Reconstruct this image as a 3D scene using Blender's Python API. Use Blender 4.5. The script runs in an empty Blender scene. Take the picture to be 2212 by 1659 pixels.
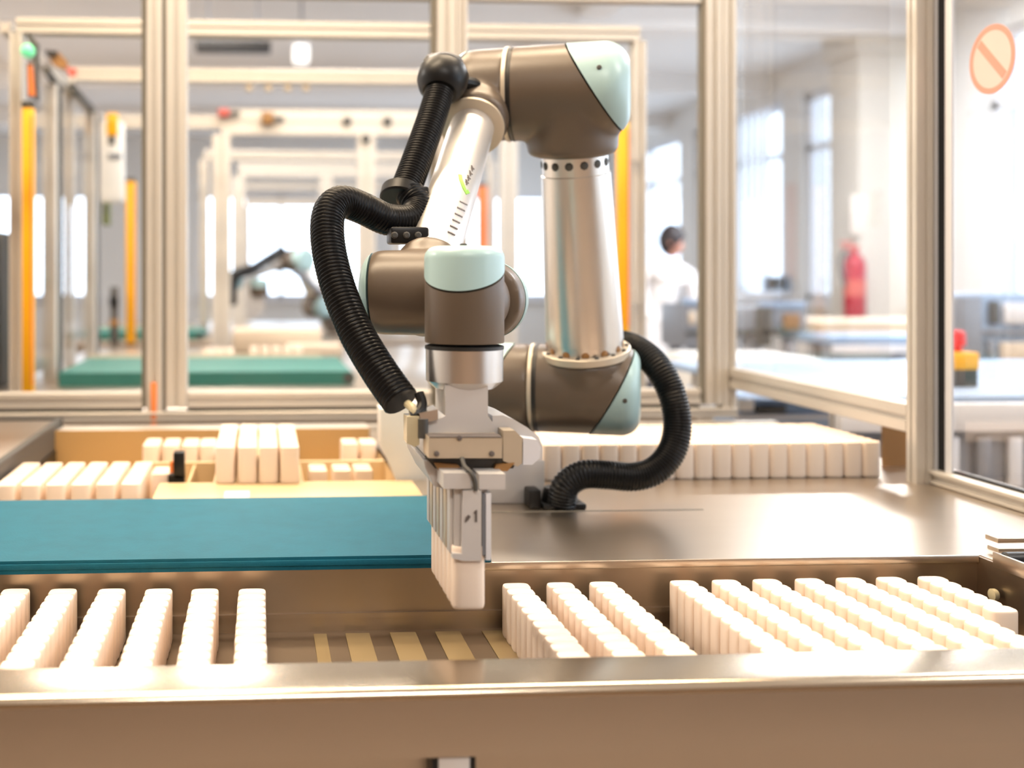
import bpy, bmesh, math, random
from mathutils import Vector, Matrix, Quaternion
random.seed(7)
sc = bpy.context.scene
COL = sc.collection

# ------------------------------------------------------------------ camera
# units: metres; z = 0 is the top of the steel packing table, the floor is at z = -0.9
F = 2400.0; TPSI = 0.06; VPX = 562.0; HY = 595.0; H = 0.33
PSI = math.atan(TPSI); PPX = VPX + F * TPSI
FWD = Vector((math.sin(PSI), math.cos(PSI), 0)); RGT = Vector((math.cos(PSI), -math.sin(PSI), 0)); UP = Vector((0, 0, 1))
cam_d = bpy.data.cameras.new('camera'); cam = bpy.data.objects.new('camera', cam_d); COL.objects.link(cam)
cam.location = (0, 0, H); cam.rotation_euler = (math.pi / 2, 0, -PSI)
cam_d.sensor_width = 36; cam_d.lens = 36 * F / 2212
cam_d.shift_x = (1106 - PPX) / 2212; cam_d.shift_y = (HY - 829.5) / 2212
cam_d.clip_start = 0.02; cam_d.clip_end = 200
cam_d.dof.use_dof = True; cam_d.dof.focus_distance = 1.22; cam_d.dof.aperture_fstop = 3.0
sc.camera = cam

# ------------------------------------------------------------------ world, view
w = bpy.data.worlds.new('sky'); sc.world = w; w.use_nodes = True
bg = w.node_tree.nodes['Background']; bg.inputs[0].default_value = (0.80, 0.90, 1.0, 1); bg.inputs[1].default_value = 9.0
sc.view_settings.view_transform = 'Standard'; sc.view_settings.look = 'None'
sc.view_settings.gamma = 1.0; sc.view_settings.use_curve_mapping = False; sc.view_settings.exposure = -0.85
sc.cycles.transparent_max_bounces = 48; sc.cycles.max_bounces = 10; sc.cycles.diffuse_bounces = 5
sc.cycles.glossy_bounces = 5; sc.cycles.caustics_reflective = False; sc.cycles.caustics_refractive = False
sc.cycles.sample_clamp_indirect = 6.0

# room: x -6..5, y -4..16, z -0.9..2.25
RX0, RX1, RY0, RY1, RZ0, RZ1 = -6.0, 5.0, -4.0, 16.0, -0.9, 2.3
def area(name, loc, sx, sy, power, col, rot=(0, 0, 0), portal=False):
    l = bpy.data.lights.new(name, 'AREA'); l.shape = 'RECTANGLE'; l.size = sx; l.size_y = sy
    l.energy = power; l.color = col
    if portal: l.cycles.is_portal = True
    o = bpy.data.objects.new(name, l); o.location = loc; o.rotation_euler = rot; COL.objects.link(o); return o
WARM = (1.0, 0.78, 0.53); NEUT = (1.0, 0.94, 0.87); COOL = (0.93, 0.96, 1.0)
# ceiling luminaires (x, y, power, colour), the last added behind the camera as front fill; their housings are built with the ceiling
LAMPS = [(-0.55, 1.1, 92, WARM), (0.75, 1.9, 84, WARM), (-0.45, 2.6, 80, WARM), (0.6, 4.4, 85, NEUT), (-0.6, 6.2, 110, NEUT), (-4.6, 5.6, 240, NEUT),
         (-3.4, 3.0, 190, NEUT), (-3.8, 8.4, 240, NEUT), (2.9, 3.6, 150, COOL), (3.6, 6.4, 220, COOL), (2.6, 0.4, 110, NEUT), (0.2, -1.3, 95, NEUT)]
for i, (x, y, p, c) in enumerate(LAMPS):
    area('lamp_light', (x, y, RZ1 - 0.10), 1.15, 0.26, p, c)
# daylight portals in the window openings of the right and the back wall
area('window_portal', (RX1 + 0.02, 6.0, 1.05), 1.9, 19.5, 1, (1, 1, 1), (0, math.pi / 2, 0), True)
area('window_portal', (-0.5, RY1 + 0.02, 0.75), 10.6, 1.5, 1, (1, 1, 1), (-math.pi / 2, 0, 0), True)

# ------------------------------------------------------------------ pixel rays to points
def ray(px, py): return FWD + RGT * ((px - PPX) / F) + UP * ((HY - py) / F)
def P(px, py, Y): d = ray(px, py); return Vector((0, 0, H)) + d * (Y / d.y)
def PZ(px, py, z): d = ray(px, py); return Vector((0, 0, H)) + d * ((z - H) / d.z)
def PX(px, py, X): d = ray(px, py); return Vector((0, 0, H)) + d * (X / d.x)

# ------------------------------------------------------------------ materials
def srgb(r, g, b):
    f = lambda c: (c / 12.92 if c <= 0.04045 else ((c + 0.055) / 1.055) ** 2.4)
    return (f(r / 255), f(g / 255), f(b / 255), 1)
MATS = {}
def mat(name, col, rough=0.5, metal=0.0, var=0.0, vscale=20, bump=0.0, bscale=200, stretch=(1, 1, 1), emit=None, estr=0, spec=0.5, coat=0, rvar=0.0, sss=0):
    m = bpy.data.materials.new(name); m.use_nodes = True; nt = m.node_tree; b = nt.nodes['Principled BSDF']
    b.inputs['Base Color'].default_value = col; b.inputs['Roughness'].default_value = rough; b.inputs['Metallic'].default_value = metal
    b.inputs['Specular IOR Level'].default_value = spec; b.inputs['Coat Weight'].default_value = coat
    if sss:
        b.inputs['Subsurface Weight'].default_value = sss; b.inputs['Subsurface Radius'].default_value = (1, 0.5, 0.3); b.inputs['Subsurface Scale'].default_value = 0.012
    if emit: b.inputs['Emission Color'].default_value = emit; b.inputs['Emission Strength'].default_value = estr
    if var or bump or rvar:
        tc = nt.nodes.new('ShaderNodeTexCoord'); mp = nt.nodes.new('ShaderNodeMapping'); mp.inputs['Scale'].default_value = stretch
        nt.links.new(tc.outputs['Object'], mp.inputs[0])
    if var or rvar:
        n = nt.nodes.new('ShaderNodeTexNoise'); n.inputs['Scale'].default_value = vscale; n.inputs['Detail'].default_value = 5
        nt.links.new(mp.outputs[0], n.inputs[0])
        if var:
            r = nt.nodes.new('ShaderNodeMix'); r.data_type = 'RGBA'
            r.inputs[6].default_value = tuple(max(0, c * (1 - var)) for c in col[:3]) + (1,)
            r.inputs[7].default_value = tuple(min(1, c * (1 + var)) for c in col[:3]) + (1,)
            nt.links.new(n.outputs[0], r.inputs[0]); nt.links.new(r.outputs[2], b.inputs['Base Color'])
        if rvar:
            mr = nt.nodes.new('ShaderNodeMapRange'); mr.inputs[1].default_value = 0.3; mr.inputs[2].default_value = 0.7
            mr.inputs[3].default_value = max(0.02, rough - rvar); mr.inputs[4].default_value = rough + rvar
            nt.links.new(n.outputs[0], mr.inputs[0]); nt.links.new(mr.outputs[0], b.inputs['Roughness'])
    if bump:
        n2 = nt.nodes.new('ShaderNodeTexNoise'); n2.inputs['Scale'].default_value = bscale; n2.inputs['Detail'].default_value = 3
        nt.links.new(mp.outputs[0], n2.inputs[0])
        bp = nt.nodes.new('ShaderNodeBump'); bp.inputs['Strength'].default_value = bump; bp.inputs['Distance'].default_value = 0.002
        nt.links.new(n2.outputs[0], bp.inputs['Height']); nt.links.new(bp.outputs[0], b.inputs['Normal'])
    MATS[name] = m; return m
def glass(name, tint, refl):
    m = bpy.data.materials.new(name); m.use_nodes = True; nt = m.node_tree; nt.nodes.clear()
    o = nt.nodes.new('ShaderNodeOutputMaterial'); t = nt.nodes.new('ShaderNodeBsdfTransparent'); g = nt.nodes.new('ShaderNodeBsdfGlossy')
    t.inputs[0].default_value = tint; g.inputs['Roughness'].default_value = 0.02
    fr = nt.nodes.new('ShaderNodeFresnel'); fr.inputs[0].default_value = 1.3
    ml = nt.nodes.new('ShaderNodeMath'); ml.operation = 'MULTIPLY'; ml.inputs[1].default_value = refl
    x = nt.nodes.new('ShaderNodeMixShader'); nt.links.new(fr.outputs[0], ml.inputs[0]); nt.links.new(ml.outputs[0], x.inputs[0])
    nt.links.new(t.outputs[0], x.inputs[1]); nt.links.new(g.outputs[0], x.inputs[2]); nt.links.new(x.outputs[0], o.inputs[0])
    MATS[name] = m; return m

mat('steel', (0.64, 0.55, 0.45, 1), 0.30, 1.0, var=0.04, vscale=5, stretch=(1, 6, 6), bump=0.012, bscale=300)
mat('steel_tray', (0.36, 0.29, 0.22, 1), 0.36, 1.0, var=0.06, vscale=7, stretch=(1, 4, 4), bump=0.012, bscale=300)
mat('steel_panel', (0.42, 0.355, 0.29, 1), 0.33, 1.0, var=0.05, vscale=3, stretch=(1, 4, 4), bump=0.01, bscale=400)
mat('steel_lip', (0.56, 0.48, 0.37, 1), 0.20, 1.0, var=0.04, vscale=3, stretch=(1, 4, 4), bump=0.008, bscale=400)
mat('tray_wall', srgb(182, 148, 98), 0.45, 0.2, var=0.06, vscale=6)
mat('tray_yellow', srgb(222, 196, 152), 0.45, 0.3, var=0.08, vscale=10)
mat('alu', (0.66, 0.62, 0.56, 1), 0.42, 0.55, var=0.05, vscale=8, bump=0.04, bscale=90)
mat('alu_white', srgb(226, 226, 230), 0.45, 0.1, var=0.03)
mat('tube_alu', (0.72, 0.68, 0.63, 1), 0.30, 1.0, var=0.05, vscale=6, stretch=(12, 12, 0.6))
mat('flange_alu', (0.72, 0.69, 0.66, 1), 0.28, 1.0, var=0.05, vscale=15)
mat('forearm_alu', (0.86, 0.83, 0.80, 1), 0.36, 0.75, var=0.03)
mat('taupe', srgb(96, 83, 70), 0.38, 0.0, var=0.05, vscale=14, bump=0.03, bscale=400, spec=0.5)
mat('cap_blue', srgb(172, 202, 203), 0.32, 0.0, var=0.04, vscale=10, spec=0.5)
mat('black', (0.004, 0.004, 0.0045, 1), 0.40, 0.0, var=0.2, vscale=30, spec=0.35)
mat('hose_black', (0.004, 0.004, 0.0045, 1), 0.36, 0.0, var=0.2, vscale=40, spec=0.2)
mat('gasket', srgb(38, 36, 34), 0.6, 0, var=0.1)
mat('gasket_grey', srgb(118, 112, 100), 0.6, 0, var=0.1)
mat('seam', (0.01, 0.009, 0.008, 1), 0.5, 0, var=0.1)
mat('ring_cream', srgb(208, 196, 176), 0.4, 0.3, var=0.05)
mat('gripper', srgb(204, 200, 197), 0.42, 0.15, var=0.05, vscale=25)
mat('gripper_steel', srgb(198, 184, 162), 0.38, 0.35, var=0.1, vscale=25)
mat('tube_white', (0.92, 0.765, 0.63, 1), 0.38, 0.0, var=0.02, vscale=20, spec=0.4)
mat('white', (0.86, 0.84, 0.80, 1), 0.45, 0, var=0.03)
mat('belt', srgb(18, 92, 112), 0.6, 0, var=0.16, vscale=35, bump=0.15, bscale=350, spec=0.2)
mat('belt_green', srgb(52, 118, 108), 0.55, 0, var=0.12, vscale=20)
mat('yellow', srgb(250, 178, 4), 0.45, 0, var=0.05)
mat('orange', srgb(236, 130, 62), 0.5, 0, var=0.05)
mat('red', srgb(176, 22, 44), 0.35, 0, var=0.06)
mat('red_button', srgb(226, 52, 60), 0.35, 0, var=0.04)
mat('green_lamp', srgb(120, 230, 170), 0.3, 0, var=0.03, emit=srgb(110, 240, 170), estr=0.8)
mat('lamp_diffuser', (0.9, 0.9, 0.88, 1), 0.5, 0, var=0.02, emit=(1, 0.96, 0.9, 1), estr=2.5)
mat('wall', (0.80, 0.79, 0.77, 1), 0.8, 0, var=0.03, vscale=3, bump=0.05, bscale=60)
mat('wall_warm', srgb(160, 132, 106), 0.8, 0, var=0.05, vscale=3)
mat('ceiling', (0.90, 0.89, 0.88, 1), 0.8, 0, var=0.02, vscale=3)
mat('column', srgb(214, 208, 198), 0.75, 0, var=0.03, vscale=4)
mat('floor', srgb(178, 162, 146), 0.4, 0, var=0.08, vscale=2, bump=0.03, bscale=30)
mat('grey_dark', srgb(74, 72, 68), 0.55, 0.1, var=0.08)
mat('machine_grey', srgb(136, 140, 148), 0.45, 0.2, var=0.08)
mat('machine_blue', srgb(150, 172, 200), 0.45, 0.1, var=0.08)
mat('bench_beige', srgb(216, 198, 176), 0.5, 0, var=0.05)
mat('coat', srgb(232, 230, 232), 0.8, 0, var=0.03)
mat('hair', srgb(38, 30, 34), 0.5, 0, var=0.2)
mat('skin', srgb(206, 150, 132), 0.5, 0, var=0.05)
mat('trouser', srgb(90, 96, 110), 0.8, 0, var=0.06)
mat('olive', srgb(120, 128, 84), 0.6, 0, var=0.1)
mat('wood_brown', srgb(150, 108, 60), 0.5, 0, var=0.15)
mat('sticker_pink', srgb(224, 160, 142), 0.6, 0, var=0.06)
mat('sticker_pale', srgb(228, 208, 200), 0.6, 0, var=0.06)
mat('logo_green', srgb(146, 205, 84), 0.5, 0, var=0.04)
mat('logo_grey', srgb(150, 144, 142), 0.5, 0, var=0.04)
mat('print_dark', srgb(96, 88, 84), 0.5, 0, var=0.04)
mat('paper', srgb(232, 222, 212), 0.7, 0, var=0.03)
mat('fitting', srgb(206, 194, 160), 0.25, 0.1, var=0.06)
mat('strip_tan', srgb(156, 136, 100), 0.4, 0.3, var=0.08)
mat('blind', srgb(226, 232, 238), 0.7, 0, var=0.03)
mat('red_pale', srgb(206, 96, 84), 0.5, 0, var=0.08)
glass('pane', (0.985, 0.987, 0.99, 1), 0.22)
glass('window_glass', (0.95, 0.97, 1.0, 1), 0.6)

# ------------------------------------------------------------------ mesh helpers
def bm_new(): return bmesh.new()
def box(bm, x0, x1, y0, y1, z0, z1, bevel=0.0, seg=2):
    t = bmesh.new(); bmesh.ops.create_cube(t, size=1)
    for v in t.verts: v.co = Vector(((x0 + x1) / 2 + v.co.x * (x1 - x0), (y0 + y1) / 2 + v.co.y * (y1 - y0), (z0 + z1) / 2 + v.co.z * (z1 - z0)))
    if bevel: bmesh.ops.bevel(t, geom=list(t.edges), offset=bevel, segments=seg, affect='EDGES', profile=0.5)
    merge(bm, t)
def merge(bm, t):
    me = bpy.data.meshes.new('tmp'); t.to_mesh(me); t.free(); bm.from_mesh(me); bpy.data.meshes.remove(me)
def frame(axis, hint=None):
    a = axis.normalized(); h = hint or (Vector((0, 0, 1)) if abs(a.z) < 0.9 else Vector((1, 0, 0)))
    u = (h - a * h.dot(a)).normalized(); v = a.cross(u); return a, u, v
def lathe(bm, origin, axis, prof, seg=40, hint=None, close=True):
    a, u, v = frame(axis, hint); rings = []
    for s, r in prof:
        rings.append([bm.verts.new(origin + a * s + (u * math.cos(2 * math.pi * k / seg) + v * math.sin(2 * math.pi * k / seg)) * r) for k in range(seg)])
    for i in range(len(rings) - 1):
        for k in range(seg):
            bm.faces.new((rings[i][k], rings[i][(k + 1) % seg], rings[i + 1][(k + 1) % seg], rings[i + 1][k]))
    if close:
        bm.faces.new(list(reversed(rings[0]))); bm.faces.new(rings[-1])
def cyl(bm, p0, p1, r, r1=None, seg=24, bev=0.0):
    p0 = Vector(p0); p1 = Vector(p1); L = (p1 - p0).length; r1 = r if r1 is None else r1
    pr = [(0, r), (L, r1)] if not bev else [(0, r - bev), (bev, r), (L - bev, r1), (L, r1 - bev)]
    lathe(bm, p0, p1 - p0, pr, seg)
def prism(bm, pts, off):
    """closed polygon (list of Vector) extruded by vector off"""
    a = [bm.verts.new(p) for p in pts]; b = [bm.verts.new(p + off) for p in pts]; n = len(pts)
    bm.faces.new(a); bm.faces.new(list(reversed(b)))
    for i in range(n): bm.faces.new((a[i], b[i], b[(i + 1) % n], a[(i + 1) % n]))
def slab(bm, pix, Y0, Y1):
    prism(bm, [P(x, y, Y0) for x, y in pix], Vector((0, Y1 - Y0, 0)))
def slab_box(bm, px0, px1, py0, py1, Y0, Y1, bevel=0.0):
    a = P(px0, py0, Y0); b = P(px1, py1, Y0); box(bm, a.x, b.x, Y0, Y1, b.z, a.z, bevel)
def catmull(pts, n):
    out = []; Q = [pts[0] * 2 - pts[1]] + pts + [pts[-1] * 2 - pts[-2]]
    for i in range(1, len(Q) - 2):
        for k in range(n):
            t = k / n; p0, p1, p2, p3 = Q[i - 1], Q[i], Q[i + 1], Q[i + 2]
            out.append(0.5 * ((2 * p1) + (p2 - p0) * t + (2 * p0 - 5 * p1 + 4 * p2 - p3) * t * t + (3 * p1 - p0 - 3 * p2 + p3) * t ** 3))
    out.append(pts[-1]); return out
def resample(pts, step):
    out = [pts[0]]; acc = 0
    for i in range(len(pts) - 1):
        a, b = pts[i], pts[i + 1]; L = (b - a).length; d = step - acc
        while d <= L: out.append(a + (b - a) * (d / L)); d += step
        acc = L - (d - step)
    return out
def sweep(bm, pts, rad, seg=16):
    """tube along a fine polyline; rad is a function of index"""
    n = len(pts); t0 = (pts[1] - pts[0]).normalized(); a, u, v = frame(t0); rings = []
    for i in range(n):
        t = (pts[min(i + 1, n - 1)] - pts[max(i - 1, 0)]).normalized()
        u = (u - t * u.dot(t)).normalized(); v = t.cross(u); r = rad(i)
        rings.append([bm.verts.new(pts[i] + (u * math.cos(2 * math.pi * k / seg) + v * math.sin(2 * math.pi * k / seg)) * r) for k in range(seg)])
    for i in range(n - 1):
        for k in range(seg): bm.faces.new((rings[i][k], rings[i][(k + 1) % seg], rings[i + 1][(k + 1) % seg], rings[i + 1][k]))
    bm.faces.new(list(reversed(rings[0]))); bm.faces.new(rings[-1])
def hose_mesh(bm, ctrl, r, pitch=0.0046, depth=0.07, seg=18):
    pts = resample(catmull(ctrl, 24), pitch / 4)
    sweep(bm, pts, lambda i: r * (1 - depth * (0, 0.15, 1, 0.85)[i % 4]), seg)
def tube_mesh(bm, ctrl, r, seg=10, n=10): sweep(bm, catmull(ctrl, n), lambda i: r, seg)
def profile(bm, p0, p1, w, h, hint=None, slot=0.009, deep=0.006):
    """aluminium T-slot extrusion from p0 to p1, w along the hint direction, h across"""
    p0 = Vector(p0); p1 = Vector(p1); a, u, v = frame(p1 - p0, hint); s = slot / 2; d = deep; W = w / 2; Hh = h / 2; c = 0.0015
    half = [(W - c, Hh), (s, Hh), (s, Hh - d), (-s, Hh - d), (-s, Hh), (-W + c, Hh), (-W, Hh - c), (-W, s), (-W + d, s), (-W + d, -s), (-W, -s), (-W, -Hh + c)]
    pts = half + [(-x, -y) for x, y in half]
    ring = [p0 + u * x + v * y for x, y in pts]; prism(bm, ring, p1 - p0)
def sharp(bm, ang=0.6):
    for e in bm.edges:
        if len(e.link_faces) == 2: e.smooth = e.calc_face_angle(0) < ang
        else: e.smooth = False
def obj(name, bm, m, parent=None, smooth=True, **props):
    bmesh.ops.recalc_face_normals(bm, faces=list(bm.faces))
    if smooth:
        for f in bm.faces: f.smooth = True
        sharp(bm)
    me = bpy.data.meshes.new(name); bm.to_mesh(me); bm.free()
    me.materials.append(MATS[m] if isinstance(m, str) else m)
    o = bpy.data.objects.new(name, me); COL.objects.link(o)
    if parent: 
        o.parent = parent; o.matrix_parent_inverse = Matrix.Translation(parent.location).inverted()
    for k, v in props.items(): o[k] = v
    return o
def thing(name, label, cat, loc=(0, 0, 0), group=None):
    o = bpy.data.objects.new(name, None); o.location = loc; o.empty_display_size = 0.05; COL.objects.link(o)
    o['label'] = label; o['category'] = cat
    if group: o['group'] = group
    return o
def tag(o, label, cat, group=None):
    o['label'] = label; o['category'] = cat
    if group: o['group'] = group
    return o
def bobj(name, m, parent, *b, bevel=0.0, **props):
    bm = bm_new(); box(bm, *b, bevel=bevel); return obj(name, bm, m, parent, **props)
def struct(o): o['kind'] = 'structure'; return o
def shared(src, loc, parent=None, rot=None):
    c = bpy.data.objects.new(src.name.split('.')[0], src.data); COL.objects.link(c)
    c.location = loc
    if rot is not None: c.rotation_mode = 'QUATERNION'; c.rotation_quaternion = rot
    if parent: c.parent = parent; c.matrix_parent_inverse = Matrix.Translation(parent.location).inverted()
    return c
ORD = ['first', 'second', 'third', 'fourth', 'fifth', 'sixth', 'seventh', 'eighth', 'ninth', 'tenth', 'eleventh', 'twelfth', 'thirteenth', 'fourteenth', 'fifteenth', 'sixteenth', 'seventeenth', 'eighteenth']

# ================================================================== ROOM
struct(bobj('floor', 'floor', None, RX0, RX1, RY0, RY1, RZ0 - 0.1, RZ0))
struct(bobj('ceiling', 'ceiling', None, RX0, RX1, RY0, RY1, RZ1, RZ1 + 0.1))
struct(bobj('wall_left', 'wall', None, RX0 - 0.1, RX0, RY0, RY1, RZ0, RZ1))
struct(bobj('wall_front', 'wall_warm', None, RX0, RX1, RY0 - 0.1, RY0, RZ0, RZ1))
# right wall: parapet, lintel and piers around the window openings
WZ0, WZ1 = 0.10, 2.0
def wall_with_windows(nm, horiz, c, n0, n1, piers, m='wall'):
    """wall in plane x=c (horiz False) or y=c (True), openings between piers"""
    bm = bm_new()
    def b(s0, s1, z0, z1):
        if horiz: box(bm, s0, s1, c, c + 0.25, z0, z1)
        else: box(bm, c, c + 0.25, s0, s1, z0, z1)
    b(n0, n1, RZ0, WZ0b); b(n0, n1, WZ1b, RZ1)
    for s0, s1 in piers: b(s0, s1, WZ0b, WZ1b)
    return struct(obj(nm, bm, m, None, smooth=False))
WN = [0]
def window(horiz, c, s0, s1, z0, z1, mull=2, trans=True):
    WN[0] += 1; bm = bm_new(); t = 0.06
    def b(bb, a0, a1, y0, y1, d0=0.06, d1=0.12):
        if horiz: box(bb, a0, a1, c + d0, c + d1, y0, y1)
        else: box(bb, c + d0, c + d1, a0, a1, y0, y1)
    b(bm, s0, s1, z0, z0 + t); b(bm, s0, s1, z1 - t, z1); b(bm, s0, s0 + t, z0, z1); b(bm, s1 - t, s1, z0, z1)
    for k in range(1, mull): s = s0 + (s1 - s0) * k / mull; b(bm, s - t / 2, s + t / 2, z0, z1)
    if trans: b(bm, s0, s1, z0 + (z1 - z0) * 0.72, z0 + (z1 - z0) * 0.72 + t)
    o = struct(obj('window_%d' % WN[0], bm, 'alu_white', None, smooth=False))
    for k in range(mull):
        q = bm_new(); a0 = s0 + (s1 - s0) * k / mull; a1 = s0 + (s1 - s0) * (k + 1) / mull
        b(q, a0, a1, z0, z1, 0.085, 0.092); obj('pane', q, 'window_glass', o, smooth=False)
    q = bm_new(); b(q, s0 - 0.03, s1 + 0.03, z0 - 0.05, z0, -0.12, 0.06); obj('window_sill', q, 'alu_white', o, smooth=False)
WZ0b, WZ1b = WZ0, WZ1
ops = [(-2.6, -0.4), (0.0, 2.2), (2.6, 4.8), (5.2, 7.4), (7.8, 10.0), (10.4, 12.6), (13.0, 15.4)]
pi = [(RY0, -2.6)] + [(ops[i][1], ops[i + 1][0]) for i in range(len(ops) - 1)] + [(15.4, RY1)]
wall_with_windows('wall_right', False, RX1, RY0, RY1, pi)
for s0, s1 in ops: window(False, RX1, s0, s1, WZ0, WZ1, 2)
WZ0b, WZ1b = 0.0, 1.5
ops2 = [(-5.6, -4.2), (-3.8, -2.3), (-0.9, 1.5), (2.0, 4.4)]
pi2 = [(RX0, -5.6)] + [(ops2[i][1], ops2[i + 1][0]) for i in range(len(ops2) - 1)] + [(4.4, RX1)]
wall_with_windows('wall_back', True, RY1, RX0, RX1, pi2)
for s0, s1 in ops2: window(True, RY1, s0, s1, 0.0, 1.5, 2, False)
# ceiling beams and luminaires
for i, y in enumerate([5.2, 7.9, 10.6, 13.3]):
    struct(bobj('trim_%d' % (i + 1), 'ceiling', None, RX0, RX1, y, y + 0.25, RZ1 - 0.18, RZ1))
for j, x in enumerate([-2.2, 2.3]):
    struct(bobj('trim_%d' % (j + 5), 'ceiling', None, x, x + 0.22, RY0, RY1, RZ1 - 0.10, RZ1))
where = ['above the front tray', 'above the robot arm', 'above the back tray', 'above the second machine cell', 'above the third machine cell',
         'closest to the left wall', 'left of the front tray', 'far off at the left', 'right of the second machine cell', 'closest to the window wall', 'right of the packing table', 'added unseen behind the viewer as front fill']
for i, (x, y, p, c) in enumerate(LAMPS):
    t = thing('ceiling_lamp', 'white rectangular ceiling lamp ' + where[i], 'lamp', (x, y, RZ1), 'ceiling lamps')
    bm = bm_new(); box(bm, x - 0.62, x + 0.62, y - 0.17, y + 0.17, RZ1 - 0.075, RZ1, bevel=0.008); obj('housing', bm, 'alu_white', t)
    bm = bm_new(); box(bm, x - 0.58, x + 0.58, y - 0.135, y + 0.135, RZ1 - 0.09, RZ1 - 0.076); obj('diffuser', bm, 'lamp_diffuser', t, smooth=False)
# columns by the window wall
def column(x, y, w_, label):
    t = thing('column', label, 'column', (x, y, RZ0))
    bm = bm_new(); box(bm, x - w_ / 2, x + w_ / 2, y - w_ / 2, y + w_ / 2, RZ0, RZ1, bevel=0.015); obj('shaft', bm, 'column', t)
    bm = bm_new(); box(bm, x - w_ / 2 - 0.02, x + w_ / 2 + 0.02, y - w_ / 2 - 0.02, y + w_ / 2 + 0.02, RZ0, RZ0 + 0.1, bevel=0.01); obj('plinth', bm, 'column', t)
    bm = bm_new(); box(bm, x - w_ / 2 - 0.04, x + w_ / 2 + 0.04, y - w_ / 2 - 0.04, y + w_ / 2 + 0.04, RZ1 - 0.3, RZ1, bevel=0.01); obj('capital', bm, 'column', t)
pc = P(1882, 400, 8.3); column(pc.x, pc.y, 0.44, 'pale square column carrying the red fire extinguisher')
pc = P(1620, 400, 11.6); column(pc.x, pc.y, 0.30, 'slim pale column far along the window wall')

# ================================================================== PACKING TABLE
YB = PZ(1060, 1216, 0).y                 # back edge of the front tray
YF = PZ(1000, 1425, 0).y                 # inner front edge of the front tray
YL = PZ(1000, 1486, 0).y                 # outer front edge
ZAP = P(980, 1641, YL).z
TXL, TXR = -1.25, 1.12
XR = PZ(2128, 1206, 0).x                 # right end of the tray
ZF = -0.075                              # tray floor
BX0, BX1, BY0, BY1 = -1.0, P(862, 1040, 1.78).x, 1.775, 2.26   # back tray opening
RIMY = 1.606
tbl = thing('packing_table', 'long stainless steel packing table with a sunken front tray', 'table', (0, 1.6, RZ0))
def tb(name, m, *b, bevel=0.0): return bobj(name, m, tbl, *b, bevel=bevel)
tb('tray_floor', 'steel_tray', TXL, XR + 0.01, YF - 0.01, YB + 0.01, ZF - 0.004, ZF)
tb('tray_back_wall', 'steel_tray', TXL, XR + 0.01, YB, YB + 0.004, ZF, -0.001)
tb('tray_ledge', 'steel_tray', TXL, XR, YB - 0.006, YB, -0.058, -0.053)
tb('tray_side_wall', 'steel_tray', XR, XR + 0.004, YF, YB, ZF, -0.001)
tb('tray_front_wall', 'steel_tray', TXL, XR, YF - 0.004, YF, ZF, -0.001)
# lip: flat top with rounded outer edge running into the front panel
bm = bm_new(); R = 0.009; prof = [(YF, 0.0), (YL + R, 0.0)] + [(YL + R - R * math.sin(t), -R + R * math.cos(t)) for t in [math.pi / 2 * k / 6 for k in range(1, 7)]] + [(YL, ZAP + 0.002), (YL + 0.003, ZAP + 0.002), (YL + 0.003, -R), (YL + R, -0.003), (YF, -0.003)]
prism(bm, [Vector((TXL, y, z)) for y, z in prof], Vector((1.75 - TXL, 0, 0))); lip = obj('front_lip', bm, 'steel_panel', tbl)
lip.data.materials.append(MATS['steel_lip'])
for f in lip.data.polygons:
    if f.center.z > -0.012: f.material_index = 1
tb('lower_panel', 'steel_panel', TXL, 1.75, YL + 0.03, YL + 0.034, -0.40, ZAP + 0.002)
bm = bm_new(); prism(bm, [Vector((TXL, YL + 0.0032, ZAP + 0.006)), Vector((TXL, YL + 0.0032, ZAP + 0.002)), Vector((TXL, YL + 0.03, ZAP + 0.002)), Vector((TXL, YL + 0.03, ZAP + 0.006))], Vector((3.0, 0, 0))); obj('apron_return', bm, 'steel_panel', tbl)
# top plates
tb('top_plate', 'steel', TXL, TXR, YB + 0.0005, RIMY, -0.004, 0.0)
tb('top_plate', 'steel', BX1, TXR, RIMY, 2.36, -0.004, 0.0)
tb('plate_joint', 'gasket_grey', PZ(1062, 1107, 0).x, PZ(1530, 1107, 0).x, PZ(1100, 1107, 0).y, PZ(1100, 1107, 0).y + 0.004, 0.0, 0.0006)
tb('top_plate', 'steel', XR + 0.004, 1.75, YL + 0.009, YB, -0.004, 0.0)
tb('plate_edge', 'steel', P(1000, 1200, YB).x, XR, YB - 0.004, YB + 0.0, -0.008, 0.0015, bevel=0.0015)
# legs and braces under the table
for x in (-1.1, 0.1, 1.0):
    for y in (1.0, 2.25):
        bm = bm_new(); profile(bm, (x, y, RZ0), (x, y, -0.09), 0.06, 0.06); obj('leg', bm, 'alu', tbl)
for y in (1.0, 2.25):
    bm = bm_new(); profile(bm, (-1.1, y, -0.6), (1.0, y, -0.6), 0.045, 0.045); obj('brace', bm, 'alu', tbl)
# foot block with two dark slots under the front panel
fx0 = P(935, 1650, YL).x; fx1 = P(1027, 1650, YL).x
tb('latch_plate', 'gripper', fx0 + 0.005, fx1 - 0.004, YL + 0.002, YL + 0.03, -0.13, ZAP + 0.001, bevel=0.001)
tb('latch_gap', 'black', fx0, fx0 + 0.005, YL + 0.004, YL + 0.03, -0.13, ZAP + 0.0015)
tb('latch_gap', 'black', fx1 - 0.004, fx1 + 0.001, YL + 0.004, YL + 0.03, -0.13, ZAP + 0.0015)
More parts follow.
